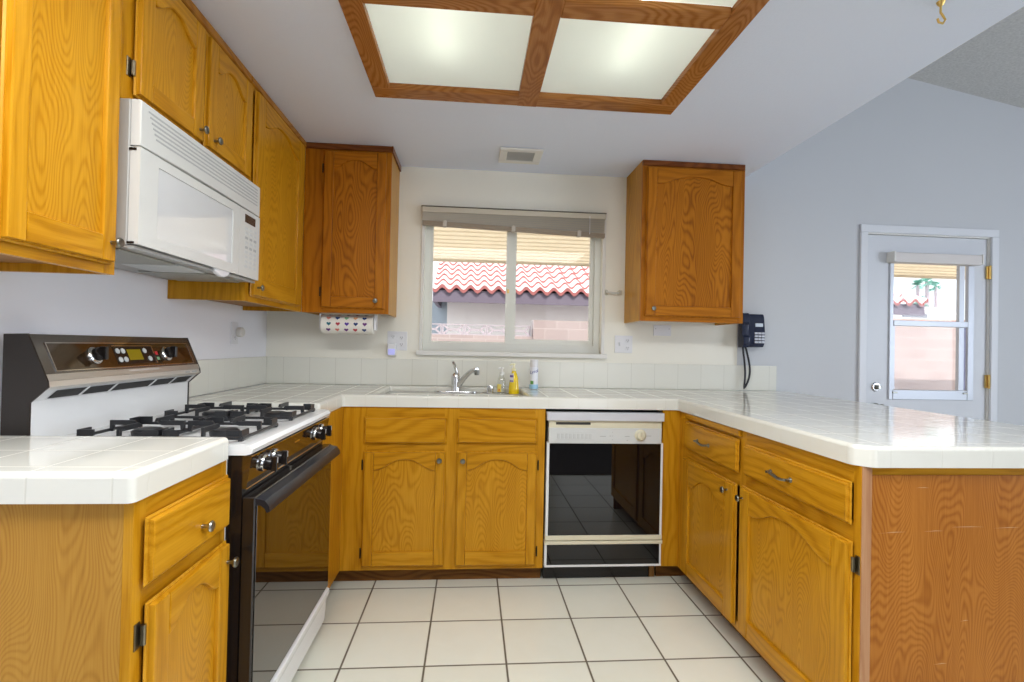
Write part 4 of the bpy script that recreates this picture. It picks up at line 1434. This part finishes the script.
# wall phone
ph = thing('wall_telephone', 'dark navy push-button wall telephone hung beside the right wall cabinet', 'telephone', (3.07, -0.03, 1.31))
k = MB()
pf = lambda u, v, d: (u, v, d)
prof = [(-0.001, 1.205), (-0.060, 1.207), (-0.075, 1.230), (-0.078, 1.31), (-0.066, 1.40), (-0.055, 1.420), (-0.001, 1.421)]
k.prism(prof, lambda u, v, d: (d, u, v), 3.022, 3.146, navy_m, 0.006, 2)
k.build('body', ph)
k = MB()
hs = [(-0.030, 1.202), (-0.085, 1.204), (-0.098, 1.225), (-0.096, 1.265), (-0.078, 1.285), (-0.078, 1.345), (-0.092, 1.365), (-0.090, 1.405), (-0.078, 1.424), (-0.030, 1.424)]
k.prism(hs, lambda u, v, d: (d, u, v), 2.990, 3.036, navy_m, 0.008, 2)
k.build('handset', ph)
key_m = plain('grey_white_keys', (0.62, 0.64, 0.72), 0.4)
for r in range(4):
    for c in range(3):
        xk, zk = 3.074 + c*0.023, 1.302 - r*0.019
        MB().box(xk, xk+0.019, -0.0835, -0.074, zk-0.0135, zk, key_m, 0.0015).build('key', ph)
MB().box(3.080, 3.130, -0.0775, -0.068, 1.338, 1.360, plain('white_name_card', (0.66, 0.72, 0.82), 0.4), 0.001).build('name_card', ph)
k = MB()
cp_ = []
for i in range(41):
    t_ = i/40
    a = t_*2*PI
    if t_ < 0.5:
        x = 3.022 + 0.010*math.sin(t_*2*PI) + 0.006*(t_*2)
        z = 1.204 - (1.204-0.936)*(t_*2)**0.85
    else:
        q = (t_-0.5)*2
        x = 3.028 + 0.045*math.sin(q*PI*0.9)*(1-q)**0.4 + 0.012*q
        z = 0.936 + (1.204-0.936)*q**1.15
    cp_.append((x, -0.030 - 0.012*math.sin(t_*PI), z))
k.tube(cp_, 0.0064, cordm, 8)
k.build('cord', ph)

# ------------------------------------------------------------------ outside
out_floor = plain('pale_concrete', (0.62, 0.58, 0.54), 0.9, var=0.1, bscale=4)
struct(MB().box(-8, 50, 0.16, 60, -0.30, -0.10, out_floor).build('ground'))
cover_m = plain('cream_patio_cover_paint', (0.86, 0.80, 0.68), 0.6)
cover_d = plain('tan_cover_seam', (0.62, 0.54, 0.42), 0.7)
for m_ in (cover_m, cover_d):
    nt_ = m_.node_tree
    b_ = nt_.nodes['Principled BSDF']
    tl_ = nt_.nodes.new('ShaderNodeBsdfTranslucent')
    tl_.inputs['Color'].default_value = b_.inputs['Base Color'].default_value
    mxs = nt_.nodes.new('ShaderNodeMixShader')
    mxs.inputs[0].default_value = 0.75
    nt_.links.new(b_.outputs[0], mxs.inputs[1])
    nt_.links.new(tl_.outputs[0], mxs.inputs[2])
    nt_.links.new(mxs.outputs[0], nt_.nodes['Material Output'].inputs['Surface'])
pc = thing('patio_cover', 'cream ribbed patio cover over the yard, seen through the kitchen window and the door glass', 'patio cover', (3.5, 0.2, 2.3))
zc = lambda y: 2.33 - (y-0.16)*(2.33-2.150)/2.44
k = MB()
cf = lambda u, v, d: (d, u, v)
y = 0.17
while y < 2.56:
    k.prism([(y, zc(y)), (y+0.095, zc(y+0.095)), (y+0.095, zc(y)+0.05), (y, zc(y)+0.05)], cf, -3.0, 9.0, cover_m)
    k.prism([(y+0.094, zc(y)+0.010), (y+0.136, zc(y)+0.010), (y+0.136, zc(y)+0.05), (y+0.094, zc(y)+0.05)], cf, -3.0, 9.0, cover_d)
    y += 0.135
k.build('deck', pc)
MB().box(-3.0, 9.0, 2.56, 2.62, 2.130, 2.26, cover_m).build('fascia', pc)
for x in (-2.5, 4.6, 8.9):
    MB().box(x-0.05, x+0.05, 2.50, 2.60, -0.10, 2.131, cover_m, 0.004).build('post', pc)

# block wall with a decorative course
blk_m, nt, b = new_mat('pinkish_block_wall')
tc = nt.nodes.new('ShaderNodeTexCoord')
mp = nt.nodes.new('ShaderNodeMapping')
mp.inputs['Rotation'].default_value = (math.radians(90), 0, 0)
nt.links.new(tc.outputs['Object'], mp.inputs['Vector'])
br = nt.nodes.new('ShaderNodeTexBrick')
br.inputs['Color1'].default_value = (0.40, 0.325, 0.325, 1)
br.inputs['Color2'].default_value = (0.45, 0.375, 0.375, 1)
br.inputs['Mortar'].default_value = (0.52, 0.46, 0.46, 1)
br.inputs['Scale'].default_value = 1.0
br.inputs['Mortar Size'].default_value = 0.006
br.inputs['Brick Width'].default_value = 0.32
br.inputs['Row Height'].default_value = 0.1585
nt.links.new(mp.outputs[0], br.inputs['Vector'])
nt.links.new(br.outputs['Color'], b.inputs['Base Color'])
b.inputs['Roughness'].default_value = 0.9
bw = thing('block_wall', 'pinkish concrete block garden wall with a decorative open course, outside the kitchen window', 'garden wall', (3.0, 3.65, -0.1))
MB().box(-4.0, 2.08, 3.60, 3.75, -0.11, 1.315, blk_m).build('wall_course', bw)
MB().box(2.08, 5.6, 3.57, 3.78, -0.11, 1.540, blk_m).build('wall_course', bw)
bz_m = plain('pale_breeze_block', (0.46, 0.42, 0.47), 0.9)
for i in range(9):
    xa = -0.655 + i*0.302
    if xa > 2.0:
        break
    k = MB()
    xb, za, zb_ = xa+0.295, 1.316, 1.464
    e = 0.014
    ym, yn = 3.655, 3.70
    k.box(xa, xb, ym, yn, za, za+e, bz_m)
    k.box(xa, xb, ym, yn, zb_-e, zb_, bz_m)
    k.box(xa, xa+e*1.3, ym, yn, za+e, zb_-e, bz_m)
    k.box(xb-e*1.3, xb, ym, yn, za+e, zb_-e, bz_m)
    zm = (za+zb_)/2
    xl, xr = xa+0.085, xb-0.085
    for ib, (p, q) in enumerate((((xa+0.01, zb_-0.008), (xl, zm)), ((xa+0.01, za+0.008), (xl, zm)), ((xb-0.01, zb_-0.008), (xr, zm)), ((xb-0.01, za+0.008), (xr, zm)), ((xl, zm), (xr, zm)))):
        dx_, dz_ = q[0]-p[0], q[1]-p[1]
        L = math.hypot(dx_, dz_)
        nx, nz = -dz_/L*0.013, dx_/L*0.013
        k.prism([(p[0]+nx, p[1]+nz), (q[0]+nx, q[1]+nz), (q[0]-nx, q[1]-nz), (p[0]-nx, p[1]-nz)], vf, ym+0.004+0.0012*ib, yn-0.004-0.0012*ib, bz_m)
    k.build('breeze_block', bw)
tall = thing('block_wall', 'pinkish concrete block wall seen through the lower door glass', 'garden wall', (9.0, 3.7, -0.1))
MB().box(5.62, 14.0, 3.60, 3.80, -0.11, 1.640, blk_m).build('wall_course', tall)
MB().box(5.62, 14.0, 3.57, 3.83, 1.640, 1.700, plain('red_brown_cap', (0.58, 0.36, 0.33), 0.9, var=0.3, bscale=9)).build('cap_course', tall)

# neighbour's house
stucco = plain('white_stucco', (0.93, 0.92, 0.91), 0.9, var=0.05, bscale=8)
shade_st = plain('shaded_stucco', (0.36, 0.42, 0.48), 0.9)  # shade of the set-back wall put into the stucco colour
fascia_m = plain('mauve_fascia_paint', (0.15, 0.125, 0.165), 0.7)
tile_m = plain('sunlit_roof_tile', (0.74, 0.60, 0.585), 0.85, var=0.12, bscale=5)  # sunlight on the tile tops put into this pale colour
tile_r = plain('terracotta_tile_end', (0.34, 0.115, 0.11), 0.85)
nh = thing('house', 'white stucco neighbouring house with a red barrel-tile roof beyond the garden wall', 'house', (5, 6.0, -0.1))
MB().box(0.815, 8.9, 5.70, 9.0, -0.11, 2.02, stucco).build('house_wall', nh)
MB().box(-3.0, 0.82, 6.6, 9.0, -0.11, 2.02, shade_st).build('house_wall', nh, 'set-back wall, shade put into its grey-blue colour')
k = MB()
k.box(0.60, 9.32, 5.20, 5.26, 1.890, 2.085, fascia_m)
k.box(0.60, 0.66, 5.26, 6.6, 1.890, 2.085, fascia_m)
k.box(0.66, 9.3, 5.26, 5.70, 2.00, 2.03, fascia_m)
k.build('fascia', nh)


def tile_roof(k, x0, x1, y0, z0, rows_, pitch_y, pitch_z, wave, hip):
    step = 0.030
    t = bmesh.new()
    nx = int((x1-x0)/0.03)
    for r in range(rows_):
        xa, xb = x0 + (r*0.0), x1 - hip*r*pitch_y
        def z_wave(x):
            return 0.042*math.sin(2*PI*x/wave)
        fr_, bk, lo = [], [], []
        n_ = max(4, int((xb-xa)/0.0165))
        for i in range(n_+1):
            x = xa + (xb-xa)*i/n_
            zz = z0 + r*pitch_z + z_wave(x)
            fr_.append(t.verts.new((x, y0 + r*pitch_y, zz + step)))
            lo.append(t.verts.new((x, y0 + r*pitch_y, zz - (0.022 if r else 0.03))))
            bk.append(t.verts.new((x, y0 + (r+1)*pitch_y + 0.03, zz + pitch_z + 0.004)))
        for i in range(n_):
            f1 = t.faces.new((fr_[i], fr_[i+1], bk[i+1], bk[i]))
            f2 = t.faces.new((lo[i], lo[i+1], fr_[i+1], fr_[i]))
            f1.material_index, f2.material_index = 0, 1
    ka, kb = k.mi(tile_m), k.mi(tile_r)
    me = bpy.data.meshes.new('tmp')
    t.to_mesh(me)
    t.free()
    k.bm.from_mesh(me)
    bpy.data.meshes.remove(me)


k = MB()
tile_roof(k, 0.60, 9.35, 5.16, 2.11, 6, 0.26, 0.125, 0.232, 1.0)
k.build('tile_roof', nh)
k = MB()
k.prism([(5.25, 2.08), (6.8, 2.80), (6.8, 2.08)], lambda u, v, d: (d, u, v), 0.66, 7.6, fascia_m)
k.build('roof_deck', nh)
far = thing('house', 'distant low white house with a dark eave vent, seen through the door glass', 'house', (16, 12.5, -0.1))
MB().box(13.5, 17.2, 12.2, 16.0, -0.11, 2.62, stucco).build('house_wall', far)
MB().box(13.2, 16.6, 11.9, 16.3, 2.62, 2.72, plain('pale_roof_edge', (0.72, 0.66, 0.68), 0.8)).build('roof', far)
MB().box(15.25, 16.10, 12.16, 12.21, 2.40, 2.53, plain('grey_vent_louvre', (0.30, 0.32, 0.38), 0.7)).build('eave_vent', far)

# palms
frond_m = plain('palm_green', (0.10, 0.34, 0.26), 0.7, var=0.3, bscale=3)
trunk_m = plain('palm_trunk', (0.36, 0.30, 0.34), 0.9)


def palm(x, y, zt, r, label, th=0.14):
    o = thing('palm_tree', label, 'palm tree', (x, y, -0.1), 'palms beyond the houses')
    MB().tube([(x, y, -0.11), (x+0.05, y, zt*0.5), (x, y, zt)], [th*1.3, th, th], trunk_m, 10).build('trunk', o)
    k = MB()
    rnd = random.Random(int(x*100))
    for i in range(26):
        a = rnd.uniform(0, 2*PI)
        el = rnd.uniform(-0.7, 1.1)
        d = Vector((math.cos(a)*math.cos(el), math.sin(a)*math.cos(el), math.sin(el)))
        s = Vector((-math.sin(a), math.cos(a), 0))
        ctr = Vector((x, y, zt))
        L = r*rnd.uniform(0.8, 1.1)
        for j in range(-3, 4):
            q = (d + s*j*0.16).normalized()
            e = ctr + q*L - Vector((0, 0, L*0.10*abs(j)*0.5))
            m0 = ctr + q*L*0.45
            k.poly([m0 - s*0.03, e, m0 + s*0.03], frond_m)
        k.tube([ctr, ctr + d*L*0.5], 0.02, frond_m, 5)
    k.build('fronds', o)
    return o


def far_pt(x, y, z, y2):      # the same bearing at another distance
    q = (y2 + 3.2)/(y + 3.2)
    return (1.25 + (x-1.25)*q, y2, 1.18 + (z-1.18)*q)


for (p_, y2, r_, th_, lb_) in (((33.30, 30.0, 6.35), 33.0, 0.78, 0.14, 'tallest palm tree, the middle one of three through the door glass'),
                               ((33.95, 30.0, 6.05), 30.0, 0.60, 0.09, 'slim palm tree on the right of the three seen through the door glass'),
                               ((32.60, 30.0, 6.10), 28.0, 0.60, 0.11, 'shorter palm tree on the left of the three seen through the door glass'),
                               ((32.75, 30.0, 4.95), 25.0, 0.60, 0.12, 'low bushy palm in front of the taller palms, above the tiled eave')):
    x_, y_, z_ = far_pt(*p_, y2)
    palm(x_, y_, z_, r_, lb_, th_)
